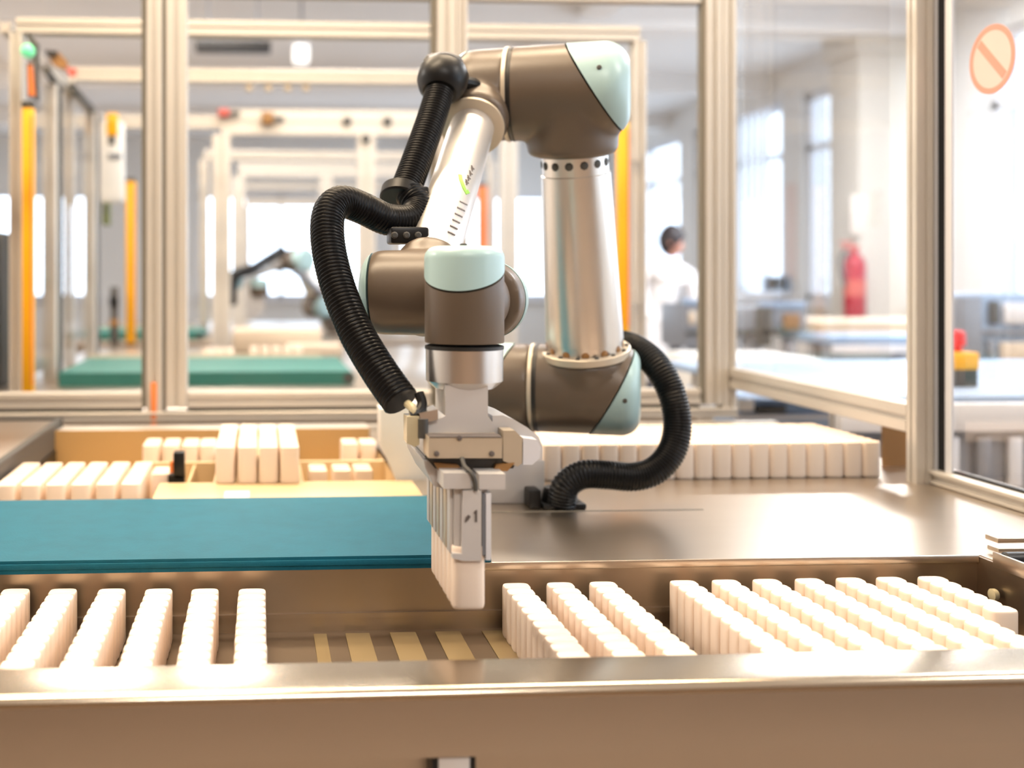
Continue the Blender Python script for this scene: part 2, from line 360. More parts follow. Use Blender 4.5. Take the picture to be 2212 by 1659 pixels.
# guide strips on the tray floor where rows of tubes stand
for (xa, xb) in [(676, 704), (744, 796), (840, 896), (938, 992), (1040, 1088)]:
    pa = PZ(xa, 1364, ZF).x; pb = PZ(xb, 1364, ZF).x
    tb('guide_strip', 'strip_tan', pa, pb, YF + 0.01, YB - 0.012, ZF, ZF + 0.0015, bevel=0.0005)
# back tray
tb('back_tray_floor', 'tray_yellow', BX0, BX1, RIMY, BY1, -0.064, -0.060)
tb('back_tray_rim', 'tray_yellow', P(338, 1055, 1.72).x, BX1 + 0.02, RIMY, BY0, -0.06, 0.001, bevel=0.001)
tb('back_tray_wall', 'tray_wall', BX0, BX1, BY1, BY1 + 0.006, -0.06, 0.018)
tb('back_tray_side', 'tray_yellow', BX1, BX1 + 0.004, BY0, BY1, -0.06, 0.0)
dvx = P(306, 990, 2.0).x
tb('divider', 'tray_yellow', dvx, BX1, 1.985, 2.0, -0.06, -0.003)
tb('divider', 'tray_yellow', P(645, 1000, 1.9).x, P(652, 1000, 1.9).x, BY0, 1.985, -0.06, -0.006)
tb('divider', 'tray_yellow', P(412, 1000, 1.9).x, P(417, 1000, 1.9).x, BY0, 1.985, -0.06, -0.006)
tb('back_apron', 'alu', TXL, BX1, BY1 + 0.0065, 2.36, -0.01, 0.015)
tb('back_rail', 'alu', BX0, TXR, 2.34, 2.372, -0.05, 0.012)
bm = bm_new(); lathe(bm, Vector((XR - 0.004, PX(2160, 1310, XR).y, -0.035)), Vector((-1, 0, 0)), [(0, 0.006), (0.002, 0.007), (0.006, 0.007), (0.007, 0.004)], 14); obj('tray_bolt', bm, 'fitting', tbl)

# raised steel chute on the left
pz = 0.03; c0 = PZ(132, 908, pz); c1 = PZ(0, 1000, pz)
ch = thing('steel_chute', 'raised steel chute with dark underside at the left of the back tray', 'chute', (-0.8, 2.0, -0.06))
chx = c0.x
bm = bm_new(); box(bm, -1.15, chx - 0.012, 1.70, c0.y, pz - 0.004, pz, bevel=0.001); obj('top_sheet', bm, 'steel_tray', ch)
bm = bm_new(); box(bm, chx - 0.004, chx, 1.70, c0.y, -0.02, pz - 0.0045); obj('side_sheet', bm, 'grey_dark', ch)
bm = bm_new(); box(bm, chx - 0.03, chx + 0.003, 1.70, c0.y + 0.01, -0.06, -0.021); obj('base_rail', bm, 'black', ch)
bm = bm_new(); box(bm, chx - 0.0118, chx + 0.001, 1.70, c0.y, pz - 0.006, pz + 0.003, bevel=0.001); obj('edge_strip', bm, 'grey_dark', ch)
bm = bm_new(); box(bm, -1.15, chx + 0.002, c0.y, c0.y + 0.012, -0.02, pz + 0.004); obj('end_stop', bm, 'grey_dark', ch)

# ================================================================== CONVEYOR BELT
bz = 0.006; by0 = YB - 0.001; by1 = RIMY - 0.004; bxe = P(985, 1150, 1.45).x
cv = thing('conveyor', 'teal conveyor belt running left behind the front tray', 'conveyor', (-0.5, 1.45, 0))
bm = bm_new(); r = 0.0075
prof = [(-1.3, bz)] + [(bxe + r * math.sin(t), bz - r + r * math.cos(t)) for t in [math.pi * k / 8 for k in range(9)]] + [(-1.3, bz - 2 * r)]
prism(bm, [Vector((x, by0, z + 0.0055 - 0.001)) for x, z in prof], Vector((0, by1 - by0, 0)))
obj('belt', bm, 'belt', cv)
bm = bm_new(); cyl(bm, (bxe, by0 + 0.004, bz - r + 0.0045), (bxe, by1 - 0.004, bz - r + 0.0045), r - 0.002); obj('end_roller', bm, 'flange_alu', cv)
bobj('hem', 'belt', cv, -1.3, bxe - 0.01, by0 - 0.002, by0 + 0.002, 0.0004, bz + 0.001, bevel=0.001)

# ================================================================== TUBES
TW, TD, TH = 0.0305, 0.0222, 0.058
def tube_data():
    bm = bm_new(); n = 16; prof = [(0, 0.90), (0.0015, 0.97), (0.004, 1.0), (TH - 0.003, 1.0), (TH - 0.001, 0.975), (TH, 0.93), (TH - 0.0012, 0.86)]
    rings = []
    for z, s in prof:
        ring = []
        for k in range(n):
            a = 2 * math.pi * (k + 0.5) / n; c, d = math.cos(a), math.sin(a); e = 0.52
            ring.append(bm.verts.new((math.copysign(abs(c) ** e, c) * TW / 2 * s, math.copysign(abs(d) ** e, d) * TD / 2 * s, z)))
        rings.append(ring)
    for i in range(len(rings) - 1):
        for k in range(n): bm.faces.new((rings[i][k], rings[i][(k + 1) % n], rings[i + 1][(k + 1) % n], rings[i + 1][k]))
    bm.faces.new(list(reversed(rings[0]))); bm.faces.new(rings[-1])
    for f in bm.faces: f.smooth = True
    sharp(bm, 0.7); me = bpy.data.meshes.new('tube'); bm.to_mesh(me); bm.free(); me.materials.append(MATS['tube_white']); return me
TUBE = tube_data(); STUFF = []
def tube(x, y, z, label, group):
    o = bpy.data.objects.new('plastic_tube', TUBE); COL.objects.link(o); o.location = (x, y, z); o.rotation_euler = (0, 0, random.uniform(-0.02, 0.02))
    o['label'] = label; o['category'] = 'tube'; o['group'] = group; return o
PIT = 0.0228; ztop = ZF + TH
# left rows (pixel x of the far end's centre), then right rows
lrows = [38, 140, 243, 344, 444, 545]; rrows = [1111, 1206, 1298, 1471, 1561, 1648, 1739, 1828, 1914, 2004]
for i, px in enumerate(lrows):
    p0 = PZ(px, 1271, ztop); n = 12
    for k in range(n):
        tube(p0.x + random.uniform(-0.0006, 0.0006), p0.y - TD / 2 - k * PIT, ZF,
             'white tube, %s from the back, %s row from the left in the front tray' % (ORD[k], ORD[i]), 'tubes in the left half of the front tray')
for i, px in enumerate(rrows):
    p0 = PZ(px, 1259 - (px - 1111) * 0.0165, ztop); n = 12 if i < 9 else 6
    for k in range(n):
        if p0.y - TD / 2 - k * PIT < YF + TD / 2: continue
        if p0.x + 0.016 > XR - 0.001: continue
        tube(p0.x + random.uniform(-0.0006, 0.0006), p0.y - TD / 2 - k * PIT, ZF,
             'white tube, %s from the back, %s row to the right of the gripper, front tray' % (ORD[k], ORD[i]), 'tubes in the right half of the front tray')
# rows in the back tray beside the chute
zA = -0.047
for i in range(7):
    px = 20 + 53 * i; q = PZ(px, 1040, zA + TH)
    for k in range(9):
        x = q.x; y = 1.715 + TD / 2 + k * PIT
        if i == 6:
            if k < 3: tube(x, y + 0.085, zA, 'white tube, %s from the front, beside the black sensor behind the teal belt' % ORD[k], 'tubes behind the teal belt')
        elif k < 3: tube(x, y, zA, 'white tube, %s from the front, %s row from the left behind the teal belt' % (ORD[k], ORD[i]), 'tubes behind the teal belt')
        else: STUFF.append((x, y, zA))
# four raised rows
for i, px in enumerate([486, 534, 580, 626]):
    q = PZ(px, 966, TH + 0.001)
    tray_z = 0.001
    for k in range(12):
        tube(q.x, q.y + TD / 2 + k * PIT, tray_z, 'bright white tube, %s from the front, %s of four raised rows behind the belt' % (ORD[k], ORD[i]), 'tubes in the four raised rows')
bobj('raised_ledge', 'tray_yellow', tbl, P(462, 1035, 1.8).x, P(648, 1035, 1.8).x, BY0, BY1, -0.004, 0.0005)
# small groups in the back tray
for i, px in enumerate([325, 368, 410, 448]):
    q = PZ(px, 962, TH - 0.047)
    for k in range(4):
        if k == 0: tube(q.x, q.y + TD / 2, -0.047, 'white tube at the front of %s far column left of the raised rows' % ORD[i], 'far tubes in the back tray')
        else: STUFF.append((q.x, q.y + TD / 2 + k * PIT, -0.047))
for i, px in enumerate([683, 733, 778]):
    q = PZ(px, 1000, TH - 0.05)
    for k in range(3):
        if k == 0: tube(q.x, 1.84, -0.05, 'white tube, %s of three between the raised rows and the white hopper' % ORD[i], 'tubes beside the white hopper')
        else: STUFF.append((q.x, 1.84 + k * PIT, -0.05))
for i, px in enumerate([757, 797]):
    q = PZ(px, 958, TH - 0.047)
    for k in range(3):
        if k == 0: tube(q.x, q.y + TD / 2, -0.047, '%s white tube of the far pair left of the white hopper' % ('left' if i == 0 else 'right'), 'far tubes in the back tray')
        else: STUFF.append((q.x, q.y + TD / 2 + k * PIT, -0.047))
# packed block behind the robot base
q = PZ(1905, 1031, 0)
for c in range(18):
    x = q.x - TW / 2 - c * 0.0312
    for k in range(10):
        y = q.y + TD / 2 + k * PIT
        if k == 0: tube(x, y, 0.0, 'front tube, %s from the right, of the packed block behind the robot' % ORD[c], 'front of the packed tube block')
        else: STUFF.append((x, y, 0.0))
bm = bm_new()
for (x, y, z) in STUFF:
    t = bmesh.new(); t.from_mesh(TUBE); bmesh.ops.translate(t, verts=t.verts, vec=(x, y, z)); merge(bm, t)
so = obj('packed_tubes', bm, 'tube_white', None); so['kind'] = 'stuff'; tag(so, 'remaining white tubes packed tightly on the far side of the table', 'tubes')

# ================================================================== ROBOT ARM
TH20 = math.radians(20)
A = Vector((math.cos(TH20), -math.sin(TH20), 0)); Bv = Vector((-math.sin(TH20), -math.cos(TH20), 0)); Zv = Vector((0, 0, 1))
def rounded_profile(s0, s1, r, rho):
    pr = [(s0, r * 0.985), (s0 + 0.0015, r)]
    pr += [(s1 - rho + rho * math.sin(t), r - rho + rho * math.cos(t)) for t in [math.pi / 2 * k / 8 for k in range(9)]]
    pr.append((s1, max(r - rho, 0.002) * 0.5)); return pr
def housing(parent, C, a, e, r, sint, send, collar=None, rc=None, cs0=0.0, ce=0.88, rho=None, names='joint_housing', ring=True, scale_seam=0.0012, taupe='taupe', screw=(0.52, -0.5), cap_ok=True, blend=False):
    """elbow-shaped joint: cylinder along a, tube leaving along e, light cap on the outer corner"""
    a = a.normalized(); e = (e - a * e.dot(a)).normalized(); rho = rho or r * 0.42
    full = bm_new(); lathe(full, C, a, rounded_profile(-sint, send, r, rho), 56, hint=e)
    p0 = C - e * r + a * cs0; p1 = C + e * (r * 0.86) + a * (send * ce)
    dv = (p1 - p0).normalized(); n = a.cross(e); nn = dv.cross(n).normalized()
    if nn.dot(a) < 0: nn = -nn
    cap = full.copy()
    g = list(full.verts) + list(full.edges) + list(full.faces)
    bmesh.ops.bisect_plane(full, geom=g, plane_co=p0 + nn * (0.012 if blend else -scale_seam), plane_no=nn, clear_outer=True)
    bmesh.ops.holes_fill(full, edges=[x for x in full.edges if x.is_boundary])
    if collar:
        L, = (collar,); f = min(0.012, L * 0.2)
        lathe(full, C, e, [(0.0, rc * 0.98), (L - f, rc)] + [(L - f + f * math.sin(t), rc - f + f * math.cos(t)) for t in [math.pi / 2 * k / 5 for k in range(1, 6)]], 48, hint=a)
    h = obj(names, full, taupe, parent)
    if blend: soften(h, p0 - nn * scale_seam, nn)
    if cap_ok:
        g = list(cap.verts) + list(cap.edges) + list(cap.faces)
        bmesh.ops.bisect_plane(cap, geom=g, plane_co=p0 + nn * scale_seam, plane_no=nn, clear_inner=True)
        bmesh.ops.holes_fill(cap, edges=[x for x in cap.edges if x.is_boundary])
        # a slightly proud rim along the seam
        cco = (p0 + p1) / 2
        for v in cap.verts: v.co = cco + (v.co - cco) * 1.012
        co = obj('joint_cap', cap, 'cap_blue', h, label='pale blue-green plastic cap')
        if screw:
            q = bm_new(); mid = C + a * (send * screw[0]) + e * (r * screw[1])
            cd = (Vector((0, 0, H)) - mid); front = n if n.dot(cd) > 0 else -n
            s = mid + front * (r * math.sqrt(max(0.05, 1 - screw[1] ** 2)) - 0.003); lathe(q, s, front + e * screw[1], [(-0.004, r * 0.05), (0.0045, r * 0.05), (0.005, r * 0.03)], 10); obj('cap_screw', q, 'grey_dark', co)
    else: cap.free()
    if ring:
        q = bm_new(); lathe(q, C, a, [(-sint - 0.006, r * 1.0), (-sint - 0.004, r * 1.012), (-sint - 0.0005, r * 1.012), (-sint, r * 0.99)], 56); obj('joint_ring', q, 'ring_cream', h)
        q = bm_new(); lathe(q, C, a, [(-sint - 0.0002, r * 0.985), (-sint + 0.004, r * 1.006), (-sint + 0.006, r * 1.006), (-sint + 0.0065, r * 0.98)], 56); obj('joint_seal', q, 'seam', h)
    return h
def soften(o, pco, pno):
    md = o.modifiers.new('remesh', 'REMESH'); md.mode = 'VOXEL'; md.voxel_size = 0.0026
    sm = o.modifiers.new('smooth', 'SMOOTH'); sm.factor = 0.5; sm.iterations = 22
    dg = bpy.context.evaluated_depsgraph_get(); nm = bpy.data.meshes.new_from_object(o.evaluated_get(dg)); o.modifiers.clear()
    b = bm_new(); b.from_mesh(nm); bmesh.ops.bisect_plane(b, geom=list(b.verts) + list(b.edges) + list(b.faces), plane_co=pco, plane_no=pno, clear_outer=True)
    for f in b.faces: f.smooth = True
    b.to_mesh(nm); b.free(); nm.materials.clear(); nm.materials.append(o.data.materials[0]); old = o.data; o.data = nm; nm.name = 'joint_housing'; bpy.data.meshes.remove(old)
def screws(parent, C, axis, r, n, size, depth, m='grey_dark', radial=False, first=None):
    a, u, v = frame(axis); src = None; out = []
    for k in range(n):
        t = 2 * math.pi * (k + 0.5) / n; d = u * math.cos(t) + v * math.sin(t); pos = C + d * r; ax = d if radial else a
        if src is None:
            q = bm_new(); lathe(q, Vector((0, 0, 0)), Zv, [(0, size), (depth * 0.7, size), (depth, size * 0.75)], 8); src = obj('screw', q, m, parent); src0 = src
            src.rotation_mode = 'QUATERNION'; src.rotation_quaternion = Zv.rotation_difference(ax); src.location = pos
        else: shared(src, pos, parent, Zv.rotation_difference(ax))
S = P(1268, 840, 1.60); E = P(1234, 198, 1.51); U = (E - S).normalized()
arm = thing('robot_arm', 'grey-brown robot arm with pale blue caps holding tubes over the tray', 'robot arm', (S.x - 0.12, 1.64, 0))
# base and pedestal
B0 = S - A * 0.132
ped_top = 0.062
bm = bm_new(); box(bm, B0.x - 0.075, B0.x + 0.058, B0.y - 0.058, B0.y + 0.07, 0.0, ped_top, bevel=0.002); obj('pedestal', bm, 'gripper', arm)
bm = bm_new(); lathe(bm, Vector((B0.x, B0.y, ped_top)), Zv, [(0, 0.066), (0.010, 0.066), (0.013, 0.060), (0.05, 0.056)], 40); obj('base', bm, 'flange_alu', arm)
housing(arm, B0, -A, -Zv, 0.0645, 0.052, 0.062, collar=0.075, rc=0.058, cs0=-0.028, ce=0.75, ring=False, screw=False, blend=True)
# shoulder
sh = housing(arm, S, A, U, 0.0650, 0.0745, 0.075, collar=0.055, rc=0.0635, screw=(0.74, 0.1), blend=True)
bm = bm_new(); lathe(bm, S + U * 0.051, U, [(0, 0.062), (0.002, 0.0645), (0.011, 0.0645), (0.0125, 0.0625)], 56); fl = obj('flange_ring', bm, 'ring_cream', sh)
screws(sh, S + U * 0.0635, U, 0.0588, 14, 0.0032, 0.0022)
# upper arm
ua0 = S + U * 0.05; ua1 = E - U * 0.084
bm = bm_new(); Lu = (ua1 - ua0).length
lathe(bm, ua0, U, [(0, 0.0535), (0.026, 0.0530), (0.027, 0.0552), (Lu - 0.030, 0.0478), (Lu - 0.029, 0.0460), (Lu, 0.0455)], 56); up = obj('upper_arm_tube', bm, 'tube_alu', arm)
screws(up, ua0 + U * 0.016, U, 0.0515, 12, 0.0058, 0.0030, 'wood_brown', radial=True)
screws(up, ua1 - U * 0.014, U, 0.0440, 14, 0.0060, 0.0030, 'grey_dark', radial=True)
# elbow, upper-arm side
housing(arm, E, A, -U, 0.0655, 0.083, 0.078, collar=0.0875, rc=0.0630, cs0=-0.006, rho=0.034, blend=True)
# elbow, forearm side
P1 = E - A * 0.124; P2 = P(912, 632, 1.20)
D = (P2 - P1).normalized()
housing(arm, P1, -A, D, 0.0645, 0.038, 0.048, collar=0.088, rc=0.046, rho=0.043, ring=False, screw=False, blend=True)
# forearm
fa0 = P1 + D * 0.09; fa1 = P2 - D * 0.05; Lf = (fa1 - fa0).length
bm = bm_new(); lathe(bm, P1 + D * 0.086, D, [(0, 0.041), (0.003, 0.0435), (0.007, 0.0435), (0.009, 0.040)], 40); obj('collar_ring', bm, 'ring_cream', arm)
RF0, RF1 = 0.0300, 0.0290
bm = bm_new(); lathe(bm, fa0, D, [(0, RF0), (Lf * 0.5, RF0), (Lf, RF1)], 56); fo = obj('forearm_tube', bm, 'forearm_alu', arm)
# printed marks on the forearm (green swoosh with grey lettering), wrapped on the tube
aF, uF, vF = frame(D)
def on_forearm(px, py):
    """nearest surface point of the forearm under a pixel"""
    o = Vector((0, 0, H)); d = ray(px, py).normalized(); w0 = o - fa0; b = d.dot(D); dd = d.dot(w0); ee = D.dot(w0)
    # distance quadratic to axis
    dp = d - D * b; wp = w0 - D * ee; qa = dp.dot(dp); qb = 2 * dp.dot(wp); qc = wp.dot(wp) - (RF0 + 0.0006) ** 2
    disc = max(qb * qb - 4 * qa * qc, 0); t = (-qb - math.sqrt(disc)) / (2 * qa); return o + d * t
def mark(name, m, pix, w_):
    bm = bm_new(); pts = [on_forearm(x, y) for x, y in pix]; prev = None
    for i, p in enumerate(pts):
        t = (pts[min(i + 1, len(pts) - 1)] - pts[max(i - 1, 0)]).normalized(); foot = fa0 + D * (p - fa0).dot(D); nrm = (p - foot).normalized(); sd = t.cross(nrm).normalized() * w_ / 2
        cur = [bm.verts.new(p + sd), bm.verts.new(p - sd), bm.verts.new(p - sd - nrm * 0.0012), bm.verts.new(p + sd - nrm * 0.0012)]
        if prev:
            for k in range(4): bm.faces.new((prev[k], prev[(k + 1) % 4], cur[(k + 1) % 4], cur[k]))
        prev = cur
    obj(name, bm, m, fo)
mark('logo_swoosh', 'logo_green', [(994, 376), (996, 388), (1000, 398), (1004, 408), (1007, 416), (1013, 413)], 0.0052)
for (x, y) in [(1014, 384), (1018, 374), (1022, 363), (1010, 393)]:
    mark('logo_letter', 'print_dark', [(x - 3, y - 6), (x, y), (x - 2, y + 5)], 0.0022); mark('logo_letter', 'print_dark', [(x - 4, y - 1), (x + 3, y + 2)], 0.0016)
for k in range(6):
    x = 1003 - 5.2 * k; y = 438 + 13 * k; mark('printed_line', 'logo_grey', [(x - 9, y - 4), (x, y), (x + 7, y + 4)], 0.0016)
# wrist joints
housing(arm, P2, -A, -D, 0.0465, 0.062, 0.064, collar=0.062, rc=0.0380, rho=0.020, cs0=0.050, ce=0.86, screw=False, blend=True)
W2 = P(1050, 648, 1.19); W3 = P(1003, 652, 1.085)
housing(arm, W2, -Bv, -A, 0.0425, 0.040, 0.042, collar=0.085, rc=0.041, rho=0.018, ring=False, screw=False, blend=True)
housing(arm, W3, Zv, -Bv, 0.0390, 0.040, 0.0545, collar=0.075, rc=0.037, cs0=0.010, ce=0.80, rho=0.012, ring=False, screw=False)
bm = bm_new(); q = P(993, 529, 1.06); lathe(bm, Vector((W3.x - 0.005, W3.y - 0.022, W3.z + 0.052)), Zv, [(0, 0.0035), (0.0045, 0.0035), (0.005, 0.002)], 10); obj('cap_screw', bm, 'grey_dark', arm)
bm = bm_new(); lathe(bm, W3, Zv, [(-0.0465, 0.0375), (-0.0460, 0.0388), (-0.0430, 0.0388), (-0.0425, 0.037)], 56); obj('wrist_seal', bm, 'seam', arm)
fz = lambda y: (652 - y) / 2198.0
bm = bm_new(); lathe(bm, W3, Zv, [(fz(838), 0.029), (fz(832), 0.0325), (fz(822), 0.0378), (fz(754), 0.0382), (fz(753), 0.036)], 56); obj('tool_flange', bm, 'flange_alu', arm)

# ------------------------------------------------------------------ gripper
GY = 1.035
gp = lambda name, m, pix, y0, y1: (lambda b: (slab(b, pix, y0, y1), obj(name, b, m, arm))[1])(bm_new())
gp('gripper_bracket', 'gripper', [(962, 832), (1054, 832), (1054, 898), (1060, 906), (1064, 912), (1064, 940), (924, 940), (924, 914), (930, 908), (950, 905), (962, 898)], 1.055, 1.115)
# rounded pneumatic body
body = [(924, 938), (1064, 938), (1064, 898), (1086, 897), (1110, 906), (1140, 924), (1164, 944), (1172, 966), (1172, 992), (1150, 1000), (924, 1000), (918, 990), (918, 950)]
bd = gp('gripper_body', 'gripper', body, 1.06, 1.15)
gp('gripper_block', 'gripper_steel', [(926, 945), (1085, 945), (1085, 990), (926, 990)], GY - 0.012, 1.058)
gp('gripper_side_block', 'gripper_steel', [(1087, 930), (1112, 930), (1128, 946), (1128, 1000), (1118, 1008), (1087, 996)], GY, 1.058)
gp('end_cover', 'alu_white', [(1130, 946), (1160, 950), (1168, 966), (1166, 990), (1150, 1004), (1130, 1004)], GY + 0.004, 1.10)
gp('block_seam', 'print_dark', [(928, 943.2), (1084, 943.2), (1084, 945.6), (928, 945.6)], GY - 0.0125, GY + 0.01)
for (x, y) in [(943, 980), (1062, 980), (992, 946)]:
    p = P(x, y, GY - 0.012); bm = bm_new(); lathe(bm, p, Vector((0, -1, 0)), [(0, 0.0026), (0.0014, 0.0026), (0.0018, 0.0015)], 10); obj('screw', bm, 'print_dark', arm)
gp('gripper_gap', 'grey_dark', [(922, 992), (1120, 992), (1108, 1012), (940, 1012)], GY + 0.004, 1.13)
gp('spring_pad', 'wood_brown', [(938, 1000), (990, 1004), (1000, 1020), (950, 1020)], GY - 0.002, GY + 0.05)
gp('spring_pad', 'wood_brown', [(1072, 1004), (1112, 1000), (1096, 1018), (1066, 1018)], GY - 0.002, GY + 0.05)
gp('sloped_cover', 'gripper', [(916, 996), (930, 996), (960, 1020), (960, 1056), (938, 1050), (918, 1010)], GY + 0.01, 1.17)
# vacuum head: cross bars, ribbed side and front plate
HY0, HY1 = 1.012, 1.165
gp('cross_bar', 'gripper', [(958, 1022), (1018, 1022), (1018, 1056), (958, 1056)], HY0 - 0.006, HY1)
gp('cross_bar', 'gripper', [(1035, 1024), (1092, 1024), (1092, 1057), (1035, 1057)], HY0 - 0.006, HY1 - 0.03)
xl = P(982, 1100, HY0).x; xr = P(1052, 1100, HY0).x; zt = P(1000, 1052, HY0).z; zb = P(1000, 1196, HY0).z
bm = bm_new(); box(bm, xl, xr, HY0 + 0.001, HY1, zb, zt); obj('vacuum_head', bm, 'gripper', arm, smooth=False)
nr = 7; 
for k in range(nr):
    y0 = HY0 + 0.004 + k * (HY1 - HY0 - 0.006) / nr; bm = bm_new(); box(bm, xl - 0.0035, xl, y0 + 0.0025, y0 + (HY1 - HY0) / nr - 0.004, zb - 0.001, zt + 0.004, bevel=0.0008); obj('head_rib', bm, 'gripper_steel' if k % 2 else 'gripper', arm)
gp('front_plate', 'gripper', [(1000, 1060), (1040, 1060), (1040, 1212), (1000, 1212), (978, 1206), (978, 1196), (998, 1196)], HY0 - 0.007, HY0)
gp('side_plate', 'alu_white', [(1050, 1066), (1061, 1066), (1061, 1210), (1050, 1210)], HY0 - 0.006, HY1 - 0.02)
gp('slot', 'machine_grey', [(1042, 1066), (1049, 1066), (1049, 1200), (1042, 1200)], HY0 - 0.003, HY0 + 0.02)
# printed mark "-1" on the front plate
yq = HY0 - 0.0076
gp('printed_digit', 'print_dark', [(1024, 1106), (1028, 1102), (1031, 1102), (1031, 1128), (1026, 1128), (1026, 1110), (1024, 1111)], yq, HY0 - 0.0068)
gp('printed_dot', 'print_dark', [(1006, 1118), (1012, 1112), (1017, 1116), (1012, 1124), (1005, 1130), (1004, 1127)], yq, HY0 - 0.0068)
# thin black air line running down to the plate, small connector block, fittings
bm = bm_new(); tube_mesh(bm, [P(998, 990, 1.02), P(1004, 1008, 1.012), P(1018, 1022, 1.004), P(1026, 1040, 1.003), P(1027, 1060, 1.004)], 0.0022, 8, 6); obj('air_line', bm, 'grey_dark', arm)
gp('fitting', 'fitting', [(879, 900), (906, 900), (906, 960), (896, 966), (879, 958)], 1.05, 1.075)
gp('fitting', 'flange_alu', [(906, 893), (946, 884), (946, 906), (924, 912), (910, 920)], 1.05, 1.08)
bm = bm_new(); cyl(bm, P(914, 946, 1.05), P(914, 905, 1.05), 0.005); obj('fitting', bm, 'grey_dark', arm)
bm = bm_new(); tube_mesh(bm, [P(905, 850, 1.07), P(912, 872, 1.065), P(905, 890, 1.06), P(886, 897, 1.06)], 0.005, 10, 8); obj('air_line', bm, 'black', arm)
bm = bm_new(); tube_mesh(bm, [P(880, 872, 1.07), P(892, 884, 1.06), P(893, 905, 1.06)], 0.0042, 10, 8); obj('air_line', bm, 'fitting', arm)
# held tubes
xh = (P(974, 1250, HY0).x + P(1051, 1250, HY0).x) / 2
zh = P(1012, 1318, HY0 - 0.004).z
for k in range(6):
    o = tube(xh, HY0 - 0.004 + TD / 2 * 1.0 + k * 0.0228, zh, 'white tube held under the gripper, %s from the front' % ORD[k], 'tubes held by the gripper')
    o.rotation_euler = (0, 0, 0)

# ------------------------------------------------------------------ hoses and clamps
def hose(ctrl, r, name='corrugated_hose'):
    bm = bm_new(); hose_mesh(bm, [P(*c) for c in ctrl], r); return obj(name, bm, 'hose_black', arm, label='black corrugated hose')
hose([(958, 138, 1.475), (952, 185, 1.455), (934, 250, 1.425), (908, 325, 1.39), (884, 390, 1.36), (868, 428, 1.34)], 0.0195)
hose([(886, 420, 1.335), (904, 448, 1.32), (884, 474, 1.30), (836, 474, 1.28), (784, 450, 1.26), (738, 436, 1.24), (710, 462, 1.22), (709, 530, 1.195), (730, 620, 1.165), (768, 715, 1.135), (818, 800, 1.105), (866, 868, 1.08)], 0.0188)
hose([(1345, 742, 1.66), (1380, 756, 1.62), (1418, 790, 1.585), (1450, 848, 1.565), (1463, 915, 1.555), (1452, 972, 1.548), (1418, 1014, 1.545), (1370, 1030, 1.545), (1310, 1026, 1.545), (1258, 1026, 1.545), (1222, 1050, 1.548), (1212, 1092, 1.552)], 0.0205)
# orange wire showing through the slits of the base hose
for (x, y) in [(1479, 962), (1474, 978), (1466, 994), (1454, 1008), (1441, 1019)]:
    p = P(x - 1, y, 1.537); bm = bm_new(); box(bm, p.x - 0.0025, p.x + 0.0025, p.y - 0.0022, p.y + 0.002, p.z - 0.003, p.z + 0.003, bevel=0.001); obj('wire_glint', bm, 'orange', arm)
# gland on the table
g0 = PZ(1208, 1094, 0)
bm = bm_new(); box(bm, g0.x - 0.028, g0.x + 0.034, g0.y - 0.02, g0.y + 0.03, 0.0, 0.007, bevel=0.002); lathe(bm, Vector((g0.x + 0.002, g0.y + 0.004, 0.007)), Zv, [(0, 0.026), (0.012, 0.024), (0.02, 0.022)], 24); obj('hose_gland', bm, 'black', arm)
bm = bm_new(); box(bm, g0.x - 0.046, g0.x - 0.029, g0.y - 0.012, g0.y + 0.02, 0.0, 0.026, bevel=0.002); obj('cable_box', bm, 'black', arm)
# ball clamp at the elbow
pc = P(956, 172, 1.46)
bm = bm_new(); ax = (P(934, 250, 1.425) - P(958, 138, 1.475)).normalized()
lathe(bm, pc - ax * 0.024, ax, [(0, 0.0235), (0.004, 0.029), (0.014, 0.0335), (0.030, 0.0335), (0.042, 0.029), (0.048, 0.0225)], 36); cl = obj('hose_clamp', bm, 'black', arm)
bm = bm_new(); p = P(958, 130, 1.468); lathe(bm, p, Vector((0, -0.3, 1)), [(-0.012, 0.026), (0.0, 0.0265), (0.006, 0.022), (0.010, 0.010)], 24); obj('clamp_head', bm, 'grey_dark', cl)
bm = bm_new(); tube_mesh(bm, [pc + Vector((0.02, 0.01, 0)), pc + Vector((0.05, 0.03, -0.005)), P1 + D * 0.06 + Vector((-0.03, 0, 0))], 0.009, 10, 6); obj('clamp_arm', bm, 'black', cl)
# lower clamp beside the wrist
pc = P(868, 422, 1.343); bm = bm_new()
lathe(bm, pc - ax * 0.008, ax, [(0, 0.024), (0.002, 0.0262), (0.015, 0.0262), (0.017, 0.024)], 32); cl = obj('hose_clamp', bm, 'black', arm)
bm = bm_new(); box(bm, P(898, 440, 1.34).x, P(922, 440, 1.34).x, 1.32, 1.35, P(898, 470, 1.34).z, P(898, 405, 1.34).z, bevel=0.003); obj('clamp_block', bm, 'black', cl)
bm = bm_new(); box(bm, P(838, 500, 1.26).x, P(920, 500, 1.26).x, 1.235, 1.275, P(880, 528, 1.26).z, P(880, 492, 1.26).z, bevel=0.003); bk = obj('clamp_bracket', bm, 'black', arm)
for x in (852, 878, 903):
    p = P(x, 508, 1.235); bm = bm_new(); lathe(bm, p, Vector((0, -1, 0)), [(-0.002, 0.004), (0.002, 0.004), (0.003, 0.0025)], 10); obj('screw', bm, 'grey_dark', bk)

